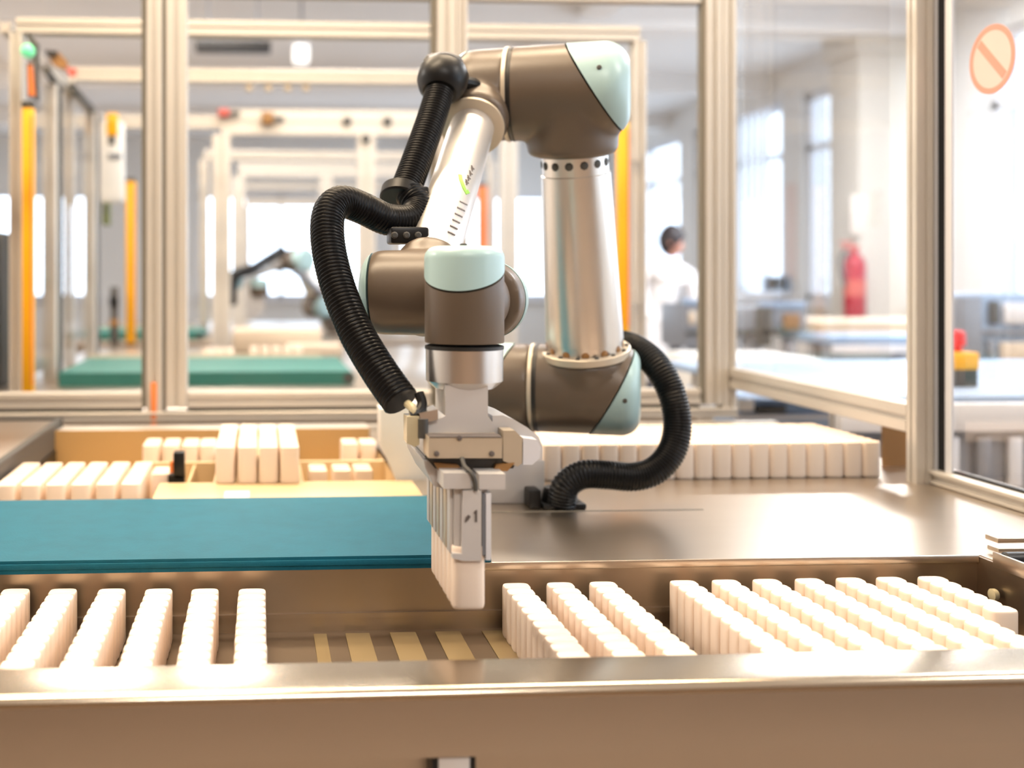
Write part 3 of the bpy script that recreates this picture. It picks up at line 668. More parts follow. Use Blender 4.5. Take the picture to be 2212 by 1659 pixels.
# ================================================================== THINGS ON THE TABLE
hp = thing('white_hopper', 'tall white plastic hopper standing behind the gripper', 'hopper', (P(862, 1000, 1.8).x, 1.85, 0))
bm = bm_new(); slab(bm, [(822, 884), (920, 868), (920, 1062), (868, 1062), (836, 990), (822, 960)], 1.785, 1.83); obj('front_plate', bm, 'white', hp)
bm = bm_new(); slab(bm, [(828, 890), (914, 876), (914, 1050), (872, 1050)], 1.831, 1.93); obj('chute_body', bm, 'white', hp)
se = thing('sensor_block', 'small black sensor with an orange side among the tubes', 'sensor', (P(385, 1030, 1.85).x, 1.80, -0.06))
a_ = P(374, 978, 1.79); b_ = P(398, 1036, 1.79)
bobj('body', 'black', se, a_.x, b_.x, 1.79, 1.815, b_.z, a_.z, bevel=0.002)
bobj('side_plate', 'orange', se, a_.x - 0.006, a_.x - 0.0002, 1.795, 1.812, b_.z + 0.01, a_.z - 0.016)
bobj('foot', 'black', se, a_.x - 0.008, b_.x, 1.79, 1.82, -0.0605, b_.z + 0.006)
pp = PZ(515, 1050, 0.002)
tag(bobj('paper_tag', 'paper', None, pp.x - 0.02, pp.x + 0.018, RIMY + 0.006, RIMY + 0.09, 0.0011, 0.0022, bevel=0.0004), 'small white paper tag lying on the tray rim behind the belt', 'tag')
# roller bracket at the right end of the tray
rb = thing('roller_bracket', 'small steel bracket with a black roller at the tray corner', 'bracket', (XR + 0.08, YB - 0.03, 0))
p = PZ(2132, 1155, 0.012)
bx1 = PZ(2400, 1155, 0.012).x
bobj('plate', 'steel', rb, p.x, bx1, p.y - 0.02, p.y + 0.004, 0.006, 0.012, bevel=0.001)
q = PZ(2142, 1180, 0.009); bobj('plate', 'steel', rb, q.x, bx1, q.y - 0.012, q.y + 0.008, 0.004, 0.009, bevel=0.001)
q = PZ(2168, 1207, 0.012); bm = bm_new(); cyl(bm, (q.x, q.y, 0.010), (bx1, q.y, 0.010), 0.0095, bev=0.002); obj('roller', bm, 'black', rb)
bobj('cheek', 'steel', rb, q.x - 0.005, q.x - 0.0005, q.y - 0.05, q.y + 0.012, 0.0, 0.017, bevel=0.001)

# ================================================================== SAFETY ENCLOSURES
def prof_obj(name, p0, p1, w_, h_, parent, m='alu', hint=None):
    bm = bm_new(); profile(bm, p0, p1, w_, h_, hint); return obj(name, bm, m, parent, smooth=False)
Y1 = 2.42
en = thing('enclosure_frame', 'nearest aluminium frame with clear panels right behind the packing table', 'frame', (0.3, Y1, 0))
X1 = lambda px: P(px, 600, Y1).x
Z1 = lambda py, px=600: P(px, py, Y1).z
TOPZ = 0.98; XV = Vector((1, 0, 0))
zr0, zr1, zr2, zr3 = Z1(908), Z1(888), Z1(880), Z1(846)
def post(px0, px1, z0=None, z1=None, m='alu', name='post', Y=Y1, parent=None, dep=0.045):
    x0, x1 = P(px0, 600, Y).x, P(px1, 600, Y).x
    return prof_obj(name, ((x0 + x1) / 2, Y + dep / 2, zr0 if z0 is None else z0), ((x0 + x1) / 2, Y + dep / 2, TOPZ if z1 is None else z1), x1 - x0, dep, parent or en, m, XV)
def gask(px0, px1, z0, z1, Y=Y1 + 0.006, m='gasket_grey', parent=None):
    a, b = P(px0, 600, Y).x, P(px1, 600, Y).x; return bobj('gasket', m, parent or en, a, b, Y, Y + 0.02, z0, z1)
post(316, 350); post(358, 404, zr2); gask(350.3, 357.7, zr1, TOPZ); gask(306, 315.7, zr2, TOPZ)
post(944, 986); post(987, 1010, zr2); gask(931, 943.7, zr2, TOPZ)
post(1526, 1562, zr2); post(1563, 1592); gask(1514, 1525.7, zr2, TOPZ)
xa, xb = -1.3, X1(1592)
prof_obj('rail', (xa, Y1 + 0.0225, (zr0 + zr1) / 2), (xb, Y1 + 0.0225, (zr0 + zr1) / 2), zr1 - zr0, 0.06, en, 'alu', Zv)
segs = [(-500, 306), (405, 931), (1011, 1514)]
for (s0, s1) in segs:
    a, b = X1(s0), X1(s1)
    bobj('gasket', 'gasket', en, a, b, Y1 + 0.006, Y1 + 0.03, zr1, zr2)
    prof_obj('panel_rail', (a, Y1 + 0.018, (zr2 + zr3) / 2), (b, Y1 + 0.018, (zr2 + zr3) / 2), zr3 - zr2, 0.036, en, 'alu', Zv)
    zt = P(1400, 4, Y1).z
    prof_obj('top_rail', (a, Y1 + 0.018, zt + 0.0225), (b, Y1 + 0.018, zt + 0.0225), 0.045, 0.036, en, 'alu', Zv)
    bobj('pane', 'pane', en, a, b, Y1 + 0.016, Y1 + 0.020, zr3, zt)
# right-hand return towards the viewer
q0 = P(1574, 822, Y1 - 0.01); q1 = P(1957, 884, 1.80); XW = (q0.x + q1.x) / 2
zq0, zq1 = q0.z, q1.z; zq = (zq0 + zq1) / 2
fp = PZ(1988, 1046, 0.0)
bm = bm_new(); fx0, fx1 = P(1979, 600, fp.y).x, P(2019, 600, fp.y).x
profile(bm, ((fx0 + fx1) / 2, fp.y + 0.014, 0.0), ((fx0 + fx1) / 2, fp.y + 0.014, TOPZ), fx1 - fx0, 0.028, XV, slot=0.005, deep=0.002); obj('post', bm, 'alu', en, smooth=False)
prof_obj('side_rail', (XW, Y1, zq), ((fx0 + fx1) / 2, fp.y + 0.0285, zq), 0.046, 0.03, en, 'alu', Zv)
bobj('pane', 'pane', en, XW + 0.006, XW + 0.010, 1.83, Y1 - 0.002, zq + 0.023, TOPZ)
# side panel in front of the near post
XS = fx1 + 0.0065
gy = fp.y - 0.004
bobj('panel_stile', 'alu_white', en, fx1 + 0.0005, fx1 + 0.006, fp.y + 0.001, fp.y + 0.02, 0.02, TOPZ)
yb = PX(2041, 600, XS).y
bobj('gasket', 'black', en, XS, XS + 0.004, yb, fp.y + 0.0035, 0.02, TOPZ)
yc = PX(2055, 600, XS).y
bobj('panel_stile', 'alu_white', en, XS, XS + 0.004, yc, yb - 0.0003, 0.02, TOPZ)
prof_obj('sill_rail', (XS + 0.007, fp.y + 0.02, 0.0115), (XS + 0.007, 0.95, 0.0115), 0.022, 0.045, en, 'alu', Zv)
bobj('gasket', 'gasket', en, XS + 0.004, XS + 0.010, 0.97, yc, 0.0226, 0.027)
bobj('pane', 'pane', en, XS + 0.001, XS + 0.004, 0.97, yc - 0.0003, 0.0272, TOPZ)
a_ = P(1908, 912, 1.86); b_ = P(1952, 1036, 1.86)
bobj('kick_plate', 'wood_brown', en, a_.x, b_.x + 0.02, 1.86, 1.866, 0.0, a_.z)
# round sticker on the side panel
st = PX(2143, 128, XS + 0.004); rs = 0.5 * 150 / F * (FWD.dot(st))
stk = thing('warning_sticker', 'faded pink round prohibition sticker on the clear side panel', 'sticker', st)
bm = bm_new(); lathe(bm, st, Vector((-1, 0, 0)), [(0.0, rs), (0.0006, rs), (0.0006, rs * 0.83), (0.0, rs * 0.83)], 48, close=False); obj('ring', bm, 'sticker_pink', stk)
bm = bm_new(); lathe(bm, st, Vector((-1, 0, 0)), [(0.0, rs * 0.828), (0.0005, rs * 0.828)], 48); obj('disc', bm, 'sticker_pale', stk)
bm = bm_new(); q = rs * 0.55; t = rs * 0.09
prism(bm, [st + Vector((-0.0006, -q + t, -q - t)), st + Vector((-0.0006, q + t, q - t)), st + Vector((-0.0006, q - t, q + t)), st + Vector((-0.0006, -q - t, -q + t))], Vector((-0.0005, 0, 0))); obj('slash', bm, 'sticker_pink', stk)
# orange strip on the double post
bm = bm_new(); a_ = P(326, 826, Y1 - 0.003); b_ = P(338, 926, Y1 - 0.003); box(bm, a_.x, b_.x, Y1 - 0.006, Y1 - 0.0005, b_.z, a_.z, bevel=0.001)
tag(obj('orange_strip', bm, 'orange', None), 'thin orange strip fixed to the foot of the double post', 'strip')

# second frame with the yellow light curtains
def frame_far(label, Y, pxs, beam, w_, zb=-0.35, extra=(), m='alu', pane=True, wpost=None):
    t = thing('enclosure_frame', label, 'frame', (P(pxs[0], 600, Y).x, Y, zb), 'frames of the machine cells behind')
    px0, px1 = pxs[0], pxs[-1]; xs = [P(p, 600, Y).x for p in pxs]
    zt = P((px0 + px1) / 2, beam[1], Y).z; zl = P((px0 + px1) / 2, beam[0], Y).z
    prof_obj('beam', (xs[0], Y + 0.03, (zt + zl) / 2), (xs[-1], Y + 0.03, (zt + zl) / 2), zl - zt, 0.05, t, m, Zv)
    for x in xs: prof_obj('post', (x, Y + 0.03, zb), (x, Y + 0.03, zt), wpost or w_, 0.05, t, m, XV)
    if pane:
        for k in range(len(xs) - 1): bobj('pane', 'pane', t, xs[k] + w_ / 2, xs[k + 1] - w_ / 2, Y + 0.028, Y + 0.032, -0.05, zt - 0.001)
    return t, xs, zt, zl
f2, xs2, zt2, zl2 = frame_far('aluminium frame carrying two yellow light curtains behind the nearest frame', 2.95, [33, 1385], (46, 78), 0.034, 0.0, pane=False)
def curtain(px0, px1, py0, py1, Y, label, m='yellow'):
    a = P(px0, py0, Y); b = P(px1, py1, Y); t = thing('light_curtain', label, 'light curtain', ((a.x + b.x) / 2, Y, b.z), 'yellow light curtains')
    bobj('housing', m, t, a.x, b.x, Y, Y + 0.03, b.z, a.z, bevel=0.003)
    bobj('end_cap', 'grey_dark', t, a.x - 0.001, b.x + 0.001, Y - 0.001, Y + 0.031, a.z, a.z + 0.018, bevel=0.002)
    bobj('end_cap', 'grey_dark', t, a.x - 0.001, b.x + 0.001, Y - 0.001, Y + 0.031, b.z - 0.012, b.z, bevel=0.002)
    bobj('lens_strip', 'orange', t, b.x - 0.006, b.x - 0.001, Y - 0.0015, Y, b.z + 0.02, a.z - 0.02)
    return t
curtain(47, 71, 232, 850, 2.90, 'tall yellow light curtain at the left edge')
rc_ = curtain(1337, 1360, 262, 722, 2.90, 'yellow light curtain right of the robot upper arm')
for yy in (330, 640): a = P(1350, yy, 2.93); bobj('mount_bracket', 'alu', rc_, a.x, xs2[-1] - 0.010, 2.9305, 2.954, a.z - 0.02, a.z + 0.02)
curtain(272, 292, 392, 742, 5.3, 'smaller yellow light curtain farther back left of the double post')
curtain(1034, 1052, 402, 600, 6.27, 'farthest light curtain between forearm and upper arm', 'orange')
# indicator lamp, red lens and dark bracket by the left curtain
il = thing('indicator_lamp', 'glowing green indicator lamp at the top left', 'lamp', P(60, 110, 2.93))
bm = bm_new(); p = P(60, 110, 2.9); lathe(bm, p, Vector((0, -1, 0)), [(-0.01, 0.017), (0.006, 0.0175), (0.014, 0.013), (0.018, 0.005)], 20); obj('lens', bm, 'green_lamp', il)
bm = bm_new(); slab(bm, [(54, 74), (60, 70), (82, 94), (82, 216), (75, 216), (75, 110)], 2.92, 2.94); obj('bracket', bm, 'grey_dark', il)
rl = thing('red_reflector', 'small red reflector above the tall yellow light curtain', 'reflector', P(66, 180, 2.9))
bm = bm_new(); slab(bm, [(60, 140), (68, 140), (74, 206), (62, 206)], 2.90, 2.915); obj('lens', bm, 'orange', rl)
bm = bm_new(); slab(bm, [(58, 136), (71, 136), (76, 210), (60, 210)], 2.9155, 2.92); obj('backing', bm, 'grey_dark', rl)
# left-hand side of the second cell: framed panels running away from the viewer
XLW = xs2[0] - 0.005
lw = thing('side_enclosure', 'line of dark-edged clear side panels receding at the left', 'frame', (XLW, 3.6, 0.0))
prof_obj('side_beam', (XLW - 0.03, 2.99, zt2 + 0.02), (XLW - 0.03, 5.28, zt2 + 0.02), 0.03, 0.03, lw, 'alu', Zv)
for (px, top) in [(125, 190), (207, 246)]:
    q = PX(px, 600, XLW); Yq = q.y; z1 = PX(px, top, XLW).z
    bobj('panel_stile', 'grey_dark', lw, XLW - 0.012, XLW + 0.012, Yq - 0.02, Yq + 0.02, 0.0, z1)
    prof_obj('panel_post', (XLW - 0.01, Yq - 0.07, 0.0), (XLW - 0.01, Yq - 0.07, z1), 0.04, 0.04, lw, 'alu', XV)
qa = PX(100, 150, XLW); qb = PX(125, 190, XLW); qc = PX(155, 186, XLW); qd = PX(207, 246, XLW)
for u0, u1 in ((qa, qb), (qc, qd)):
    bm = bm_new(); cyl(bm, u0, u1, 0.012, seg=6); obj('panel_edge', bm, 'grey_dark', lw)
bobj('pane', 'pane', lw, XLW - 0.002, XLW + 0.002, 3.05, PX(207, 600, XLW).y - 0.03, 0.0, zt2 - 0.05)
# lock on the side panel
LKY = PX(120, 130, XLW).y - 0.02
lk = thing('door_lock', 'brown and black door lock at the top left panel corner', 'lock', P(120, 130, LKY))
bm = bm_new(); slab(bm, [(100, 114), (126, 112), (146, 134), (140, 150), (116, 142)], LKY, LKY + 0.03); obj('body', bm, 'wood_brown', lk)
bm = bm_new(); slab(bm, [(98, 108), (124, 110), (122, 122), (100, 120)], LKY - 0.01, LKY - 0.0005); obj('bolt', bm, 'gasket', lk)
bm = bm_new(); slab(bm, [(142, 146), (164, 148), (164, 162), (150, 164)], LKY, LKY + 0.02); obj('tongue', bm, 'red_pale', lk)

# third beam and frames of the next cells
t3, *_ = frame_far('thin aluminium frame crossing behind the dark ceiling bar', 4.0, [148, 1230], (150, 178), 0.035, 0.0, pane=False)
f3, xs3, zt3, zl3 = frame_far('aluminium frame with a broad bolted top beam in the second cell', 5.3, [478, 792, 1100], (238, 292), 0.085, -0.9, wpost=0.085)
prof_obj('beam', (-1.1, 5.335, (zt3 + zl3) / 2), (xs3[0], 5.335, (zt3 + zl3) / 2), (zl3 - zt3) * 0.5, 0.05, f3, 'alu', Zv)
for (x, y) in [(750, 262), (837, 262), (790, 300)]:
    p = P(x, y, 5.3); bm = bm_new(); lathe(bm, p, Vector((0, -1, 0)), [(0, 0.022), (0.012, 0.022), (0.016, 0.014)], 10); obj('bolt', bm, 'grey_dark', f3)
for (px, m, l, wd, y0, y1) in [(578, 'wood_brown', 'brown switch box bolted under the broad beam', 26, 240, 268), (483, 'red_pale', 'small red switch at the corner of the broad beam', 24, 234, 250)]:
    t = thing('limit_switch', l, 'switch', P(px, y1, 5.28)); a = P(px - wd / 2, y0, 5.25); b = P(px + wd / 2, y1, 5.25)
    bobj('body', m, t, a.x, b.x, 5.25, 5.298, b.z, a.z, bevel=0.006)
    bobj('actuator', 'grey_dark', t, b.x, b.x + 0.05, 5.26, 5.29, (a.z + b.z) / 2 - 0.008, (a.z + b.z) / 2 + 0.008)
t4, *_ = frame_far('slender aluminium frame under the broad bolted beam', 6.3, [440, 1062], (326, 346), 0.05, 0.0, pane=False)
f4, xs4, zt4, zl4 = frame_far('grey far frame standing around the distant robot', 7.4, [515, 705, 905], (352, 382), 0.09, 0.0, wpost=0.085)
t5, *_ = frame_far('faint farthest frame in front of the back windows', 9.6, [530, 720, 860], (428, 446), 0.08, -0.9, pane=False)
prof_obj('beam', (P(530, 600, 9.6).x, 9.63, P(600, 402, 9.6).z), (P(860, 600, 9.6).x, 9.63, P(600, 402, 9.6).z), 0.07, 0.06, t5, 'alu', Zv)
# hanging brackets below the thin beam
for i, px in enumerate([538, 580, 622, 662]):
    a = P(px - 7, 178, 4.02); b = P(px + 7, 196, 4.02)
    tag(bobj('beam_bracket', 'bench_beige', None, a.x, b.x, 4.02, 4.05, b.z, a.z + 0.004, bevel=0.003), 'beige bracket under the thin beam, %s from the left' % ORD[i], 'bracket', 'brackets under the thin beam')

# ================================================================== NEXT CELLS: tables, belts, tubes, robot
def cell_table(label, y0, y1, x0, x1, z=0.0):
    t = thing('cell_table', label, 'table', ((x0 + x1) / 2, (y0 + y1) / 2, RZ0))
    bobj('top_plate', 'steel', t, x0, x1, y0, y1, z - 0.01, z, bevel=0.002)
    bobj('front_apron', 'steel_panel', t, x0, x1, y0, y0 + 0.006, z - 0.14, z - 0.011)
    for x in (x0 + 0.1, x1 - 0.1):
        for y in (y0 + 0.1, y1 - 0.1): prof_obj('leg', (x, y, RZ0), (x, y, z - 0.0105), 0.06, 0.06, t)
    return t
def belt(label, y0, y1, x0, x1, z=0.0):
    t = thing('conveyor', label, 'conveyor', ((x0 + x1) / 2, (y0 + y1) / 2, z)); bm = bm_new(); r = 0.02
    prof = [(x0, z + 2 * r)] + [(x1 + r * math.sin(a), z + r + r * math.cos(a)) for a in [math.pi * k / 8 for k in range(9)]] + [(x0, z)]
    prism(bm, [Vector((x, y0, q)) for x, q in prof], Vector((0, y1 - y0, 0))); obj('belt', bm, 'belt_green', t)
    bm = bm_new(); cyl(bm, (x1, y0 - 0.002, z + r), (x1, y1 + 0.002, z + r), r - 0.004); obj('end_roller', bm, 'grey_dark', t)
    bobj('side_guide', 'bench_beige', t, x0, x1 - 0.05, y1 + 0.003, y1 + 0.02, z, z + 0.05)
    return t
cell_table('steel table of the second machine cell seen through the clear panels', 2.62, 5.15, -0.76, 1.05)
belt('green conveyor belt of the second machine cell', 3.35, 3.95, -0.60, P(750, 815, 3.4).x)
cell_table('steel table of the third machine cell below the distant robot', 5.5, 8.0, -0.95, 1.05)
belt('short dark green belt far behind the double post', 5.75, 6.2, -0.9, P(432, 740, 5.8).x)
bobj('guard_box', 'bench_beige', None, P(505, 700, 4.9).x, P(690, 700, 4.9).x, 4.7, 5.0, 0.0, 0.10, bevel=0.01)
tag(bpy.data.objects['guard_box'], 'low beige guard box on the second cell table', 'box')
bobj('guard_box', 'bench_beige', None, P(620, 700, 4.6).x, P(735, 700, 4.6).x, 4.45, 4.62, 0.0, 0.05, bevel=0.008)
tag(bpy.data.objects['guard_box.001'], 'flat beige guard box in front of the taller one', 'box')
for i, px in enumerate([446, 470, 494, 548, 572, 596, 620, 644]):
    for k in range(2):
        p = PZ(px, 790 if i < 3 else 786, 0.0)
        tube(p.x, p.y + k * 0.1, 0.0, 'distant white tube behind the green belt, %s from the left, %s' % (ORD[i], 'front' if k == 0 else 'behind'), 'tubes on the second cell table')
# distant robot
YR = 6.2; ppm = F / (YR + 0.0)
rb2 = thing('robot_arm', 'distant blurred robot arm bent over the third cell table', 'robot arm', P(735, 727, YR + 0.1))
k2 = YR / 2400.0
RS = P(690, 660, YR); RE = P(648, 562, YR); RW = P(525, 606, YR - 0.3); U2 = (RE - RS).normalized(); D2 = (RW - RE).normalized(); A2 = Vector((0.55, -0.835, 0))
bm = bm_new(); b2 = P(728, 735, YR + 0.1); b2.z = 0.0; lathe(bm, b2, Zv, [(0, 0.085), (0.02, 0.085), (0.025, 0.07), (0.12, 0.066)], 28); obj('base', bm, 'flange_alu', rb2)
housing(rb2, P(725, 690, YR + 0.08), -A2, -Zv, 0.072, 0.06, 0.066, collar=0.08, rc=0.066, ring=False, screw=False)
housing(rb2, RS, A2, U2, 0.07, 0.07, 0.07, collar=0.08, rc=0.06, screw=False)
bm = bm_new(); cyl(bm, RS, RE, 0.05); obj('upper_arm_tube', bm, 'tube_alu', rb2)
housing(rb2, RE, A2, -U2, 0.068, 0.07, 0.075, collar=0.08, rc=0.06, screw=False)
bm = bm_new(); cyl(bm, RE - A2 * 0.12, RW - A2 * 0.12, 0.036); obj('forearm_tube', bm, 'forearm_alu', rb2)
housing(rb2, RE - A2 * 0.12, -A2, D2, 0.06, 0.05, 0.05, collar=0.09, rc=0.05, ring=False, screw=False)
housing(rb2, RW - A2 * 0.12, A2, -D2, 0.052, 0.06, 0.06, collar=0.06, rc=0.04, ring=False, screw=False)
housing(rb2, P(560, 622, YR - 0.35), Zv, Vector((0, 1, 0)), 0.05, 0.045, 0.05, collar=0.06, rc=0.042, ring=False, screw=False)
bm = bm_new(); tube_mesh(bm, [P(612, 540, YR - 0.2), P(580, 560, YR - 0.25), P(545, 582, YR - 0.35), P(512, 592, YR - 0.4), P(500, 620, YR - 0.4), P(500, 655, YR - 0.36)], 0.03, 12, 8); obj('hose', bm, 'black', rb2)
bm = bm_new(); slab(bm, [(538, 640), (570, 640), (570, 672), (548, 690), (532, 690), (532, 660)], YR - 0.38, YR - 0.28); obj('gripper', bm, 'gripper', rb2)
bm = bm_new(); cyl(bm, P(700, 640, YR - 0.05), P(640, 585, YR - 0.08), 0.02); obj('hose', bm, 'machine_grey', rb2)
# distant upright clutter at the left of the cells
def upright(name, label, cat, px0, px1, py0, py1, Y, m, dep=0.12, parts=()):
    a = P(px0, py0, Y); b = P(px1, py1, Y); t = thing(name, label, cat, ((a.x + b.x) / 2, Y, b.z))
    bobj('body', m, t, a.x, b.x, Y, Y + dep, b.z, a.z, bevel=min(0.01, (b.x - a.x) * 0.1))
    for i, (nm, q0, q1, r0, r1, mm) in enumerate(parts):
        a2 = P(q0, r0, Y - 0.012); b2 = P(q1, r1, Y - 0.012); bobj(nm, mm, t, a2.x, b2.x, Y - 0.012, Y, b2.z, a2.z, bevel=0.002)
    return t
upright('control_panel', 'white control panel with yellow lamp hanging at the left', 'panel', 216, 266, 262, 436, 4.6, 'white', 0.06, [('yellow_lamp', 230, 254, 244, 292, 'yellow'), ('dark_key', 234, 248, 292, 312, 'grey_dark'), ('dark_key', 234, 262, 330, 342, 'machine_grey')])
upright('olive_box', 'narrow olive green box below the white control panel', 'box', 220, 236, 404, 486, 4.9, 'olive', 0.06, [('lid', 219, 237, 402, 416, 'grey_dark'), ('handle', 225, 231, 440, 460, 'grey_dark')])
upright('valve_stack', 'dark upright valve stack left of the small light curtain', 'valve', 238, 252, 620, 745, 5.2, 'grey_dark', 0.08, [('valve', 236, 256, 640, 662, 'black'), ('valve', 236, 256, 690, 705, 'wood_brown')])
upright('cabinet', 'dark grey cabinet cut by the left edge', 'cabinet', -120, 6, 500, 860, 3.4, 'grey_dark', 0.3, [('door', -110, 2, 520, 850, 'gasket'), ('handle', -8, -2, 640, 700, 'machine_grey')])
# dark ceiling bar and small hanging lamp
db = thing('ceiling_speaker_bar', 'dark grey bar hanging below the ceiling at the upper left', 'bar', P(502, 96, 7.0))
a = P(421, 86, 7.0); b = P(585, 107, 7.0); bobj('housing', 'gasket', db, a.x, b.x, 7.0, 7.15, b.z, a.z, bevel=0.008)
for px in (450, 556): p = P(px, 90, 7.07); bm = bm_new(); cyl(bm, (p.x, 7.07, a.z), (p.x, 7.07, RZ1), 0.006); obj('rod', bm, 'machine_grey', db)
hl = thing('hanging_lamp', 'small bright white lamp hanging right of the dark bar', 'lamp', P(650, 100, 7.4))
a = P(634, 96, 7.4); b = P(668, 134, 7.4); bobj('diffuser', 'lamp_diffuser', hl, a.x, b.x, 7.4, 7.5, b.z, a.z, bevel=0.02); p = P(651, 90, 7.45)
bm = bm_new(); cyl(bm, (p.x, 7.45, a.z), (p.x, 7.45, RZ1), 0.008); obj('rod', bm, 'machine_grey', hl); bobj('shade', 'alu_white', hl, a.x - 0.01, b.x + 0.01, 7.39, 7.51, a.z, a.z + 0.02)

# ================================================================== RIGHT-HAND BACKGROUND
# side table outside the enclosure with the emergency stop
SX0 = XS + 0.16
stz = PX(2080, 838, SX0 + 0.25).z
es = thing('side_table', 'light grey table with white edge rail outside the side panel', 'table', (SX0 + 0.4, 2.4, RZ0))
p = P(2090, 834, 2.5); tz = p.z
bobj('table_top', 'machine_blue', es, 1.22, 2.4, 2.3, 3.3, tz - 0.02, tz, bevel=0.004)
bobj('edge_rail', 'alu_white', es, 1.22, 2.4, 2.27, 2.299, P(2100, 932, 2.27).z, P(2100, 872, 2.27).z, bevel=0.004)
bobj('reflection_backing', 'machine_grey', es, 1.22, 2.4, 2.30, 2.31, P(2100, 1060, 2.3).z, P(2100, 934, 2.3).z)  # grey ground behind the imitated tube reflection
for i in range(9):  # pale and grey ribs imitate the packed tubes mirrored in the side pane
    x = 1.25 + i * 0.07; bobj('tube_reflection', 'alu_white' if i % 2 else 'machine_grey', es, x, x + 0.03, 2.285, 2.2995, P(2100, 1050, 2.3).z, P(2100, 942, 2.3).z, bevel=0.003)
for x in (1.3, 2.3): 
    for y in (2.4, 3.2): prof_obj('leg', (x, y, RZ0), (x, y, tz - 0.021), 0.05, 0.05, es)
eb = thing('emergency_stop', 'yellow emergency stop box with red mushroom button', 'switch', P(2082, 830, 2.5))
a = P(2046, 796, 2.48); b = P(2113, 832, 2.48); bobj('base', 'grey_dark', eb, a.x, b.x, 2.48, 2.56, tz + 0.0, a.z + 0.002, bevel=0.003)
a = P(2044, 762, 2.478); b = P(2118, 800, 2.478); bobj('box', 'yellow', eb, a.x, b.x, 2.478, 2.562, b.z, a.z, bevel=0.006)
cx = P(2066, 740, 2.52); bm = bm_new(); zb_ = a.z; lathe(bm, Vector((cx.x, 2.52, zb_)), Zv, [(0, 0.012), (0.012, 0.012), (0.014, 0.020), (0.024, 0.0205), (0.044, 0.0195), (0.050, 0.012)], 28); obj('button', bm, 'red_button', eb)
def machine(name, label, cat, px0, px1, py0, py1, Y, m, dep, parts=(), legs=True):
    a = P(px0, py0, Y); b = P(px1, py1, Y); t = thing(name, label, cat, ((a.x + b.x) / 2, Y + dep / 2, RZ0 if legs else b.z))
    bobj('body', m, t, a.x, b.x, Y, Y + dep, b.z, a.z, bevel=0.008)
    for (nm, q0, q1, r0, r1, mm) in parts:
        a2 = P(q0, r0, Y - 0.02); b2 = P(q1, r1, Y - 0.02); bobj(nm, mm, t, a2.x, b2.x, Y - 0.02, Y - 0.0003, b2.z, a2.z, bevel=0.004)
    if legs:
        for x in (a.x + 0.06, b.x - 0.06):
            for y in (Y + 0.06, Y + dep - 0.06): bm = bm_new(); box(bm, x - 0.025, x + 0.025, y - 0.025, y + 0.025, RZ0, b.z - 0.0005, bevel=0.004); obj('leg', bm, 'machine_grey', t)
    return t
machine('machine', 'blue-grey packing machine behind the emergency stop', 'machine', 2056, 2420, 634, 800, 4.2, 'machine_blue', 0.22,
        [('dark_door', 2062, 2122, 640, 790, 'machine_grey'), ('slot', 2140, 2160, 650, 700, 'grey_dark'), ('slot', 2136, 2152, 735, 790, 'machine_grey'), ('panel', 2170, 2260, 655, 700, 'alu_white'), ('panel', 2164, 2260, 740, 782, 'bench_beige'), ('strip', 2124, 2300, 712, 722, 'machine_grey')])
machine('workbench', 'white bench top running along the outside of the side panel', 'bench', 1592, 1840, 786, 872, 3.9, 'white', 0.7, [('edge_strip', 1600, 1836, 850, 866, 'machine_blue')])
machine('workbench', 'steel blue bench with dark lower shelf below the extinguisher', 'bench', 1790, 2040, 726, 744, 4.9, 'machine_blue', 0.3, [('front_rail', 1800, 2036, 746, 762, 'alu_white'), ('dark_shelf', 1796, 1990, 766, 790, 'machine_grey'), ('dark_box', 1912, 1946, 770, 796, 'grey_dark')])
machine('workbench', 'long beige bench under the windows', 'bench', 1770, 2120, 694, 716, 6.4, 'bench_beige', 0.6, [('lip', 1780, 2116, 716, 722, 'bench_beige')])
machine('machine', 'grey machine block with brown panel left of the extinguisher', 'machine', 1592, 1742, 664, 726, 5.6, 'machine_grey', 0.5,
        [('dark_side', 1636, 1668, 662, 748, 'grey_dark'), ('brown_panel', 1694, 1730, 678, 712, 'wood_brown'), ('top_plate', 1640, 1742, 652, 664, 'machine_blue'), ('rail', 1592, 1700, 712, 724, 'grey_dark')])
machine('machine', 'pale grey machine beside the standing worker', 'machine', 1478, 1530, 656, 752, 6.5, 'machine_grey', 0.4, [('panel', 1490, 1504, 672, 700, 'bench_beige'), ('lid', 1474, 1530, 646, 657, 'machine_blue'), ('dark_slot', 1484, 1518, 716, 724, 'grey_dark')])
machine('monitor', 'small blue-grey monitor on the window ledge', 'monitor', 1655, 1712, 596, 630, 10.2, 'machine_blue', 0.08, [('screen', 1659, 1700, 600, 624, 'grey_dark')], legs=False)
machine('cabinet', 'low dark blue cabinet seen below the side rail', 'cabinet', 1592, 1900, 862, 935, 3.2, 'machine_blue', 0.4, [('white_box', 1596, 1630, 862, 888, 'white'), ('dark_slot', 1636, 1700, 876, 892, 'grey_dark'), ('rail', 1592, 1900, 896, 904, 'alu_white')])
# ledge for the monitor
p = P(1680, 632, 10.2); bobj('window_ledge', 'alu_white', None, p.x - 0.9, RX1, 10.1, 10.5, p.z - 0.04, p.z)
tag(bpy.data.objects['window_ledge'], 'white window ledge carrying the small monitor', 'ledge')
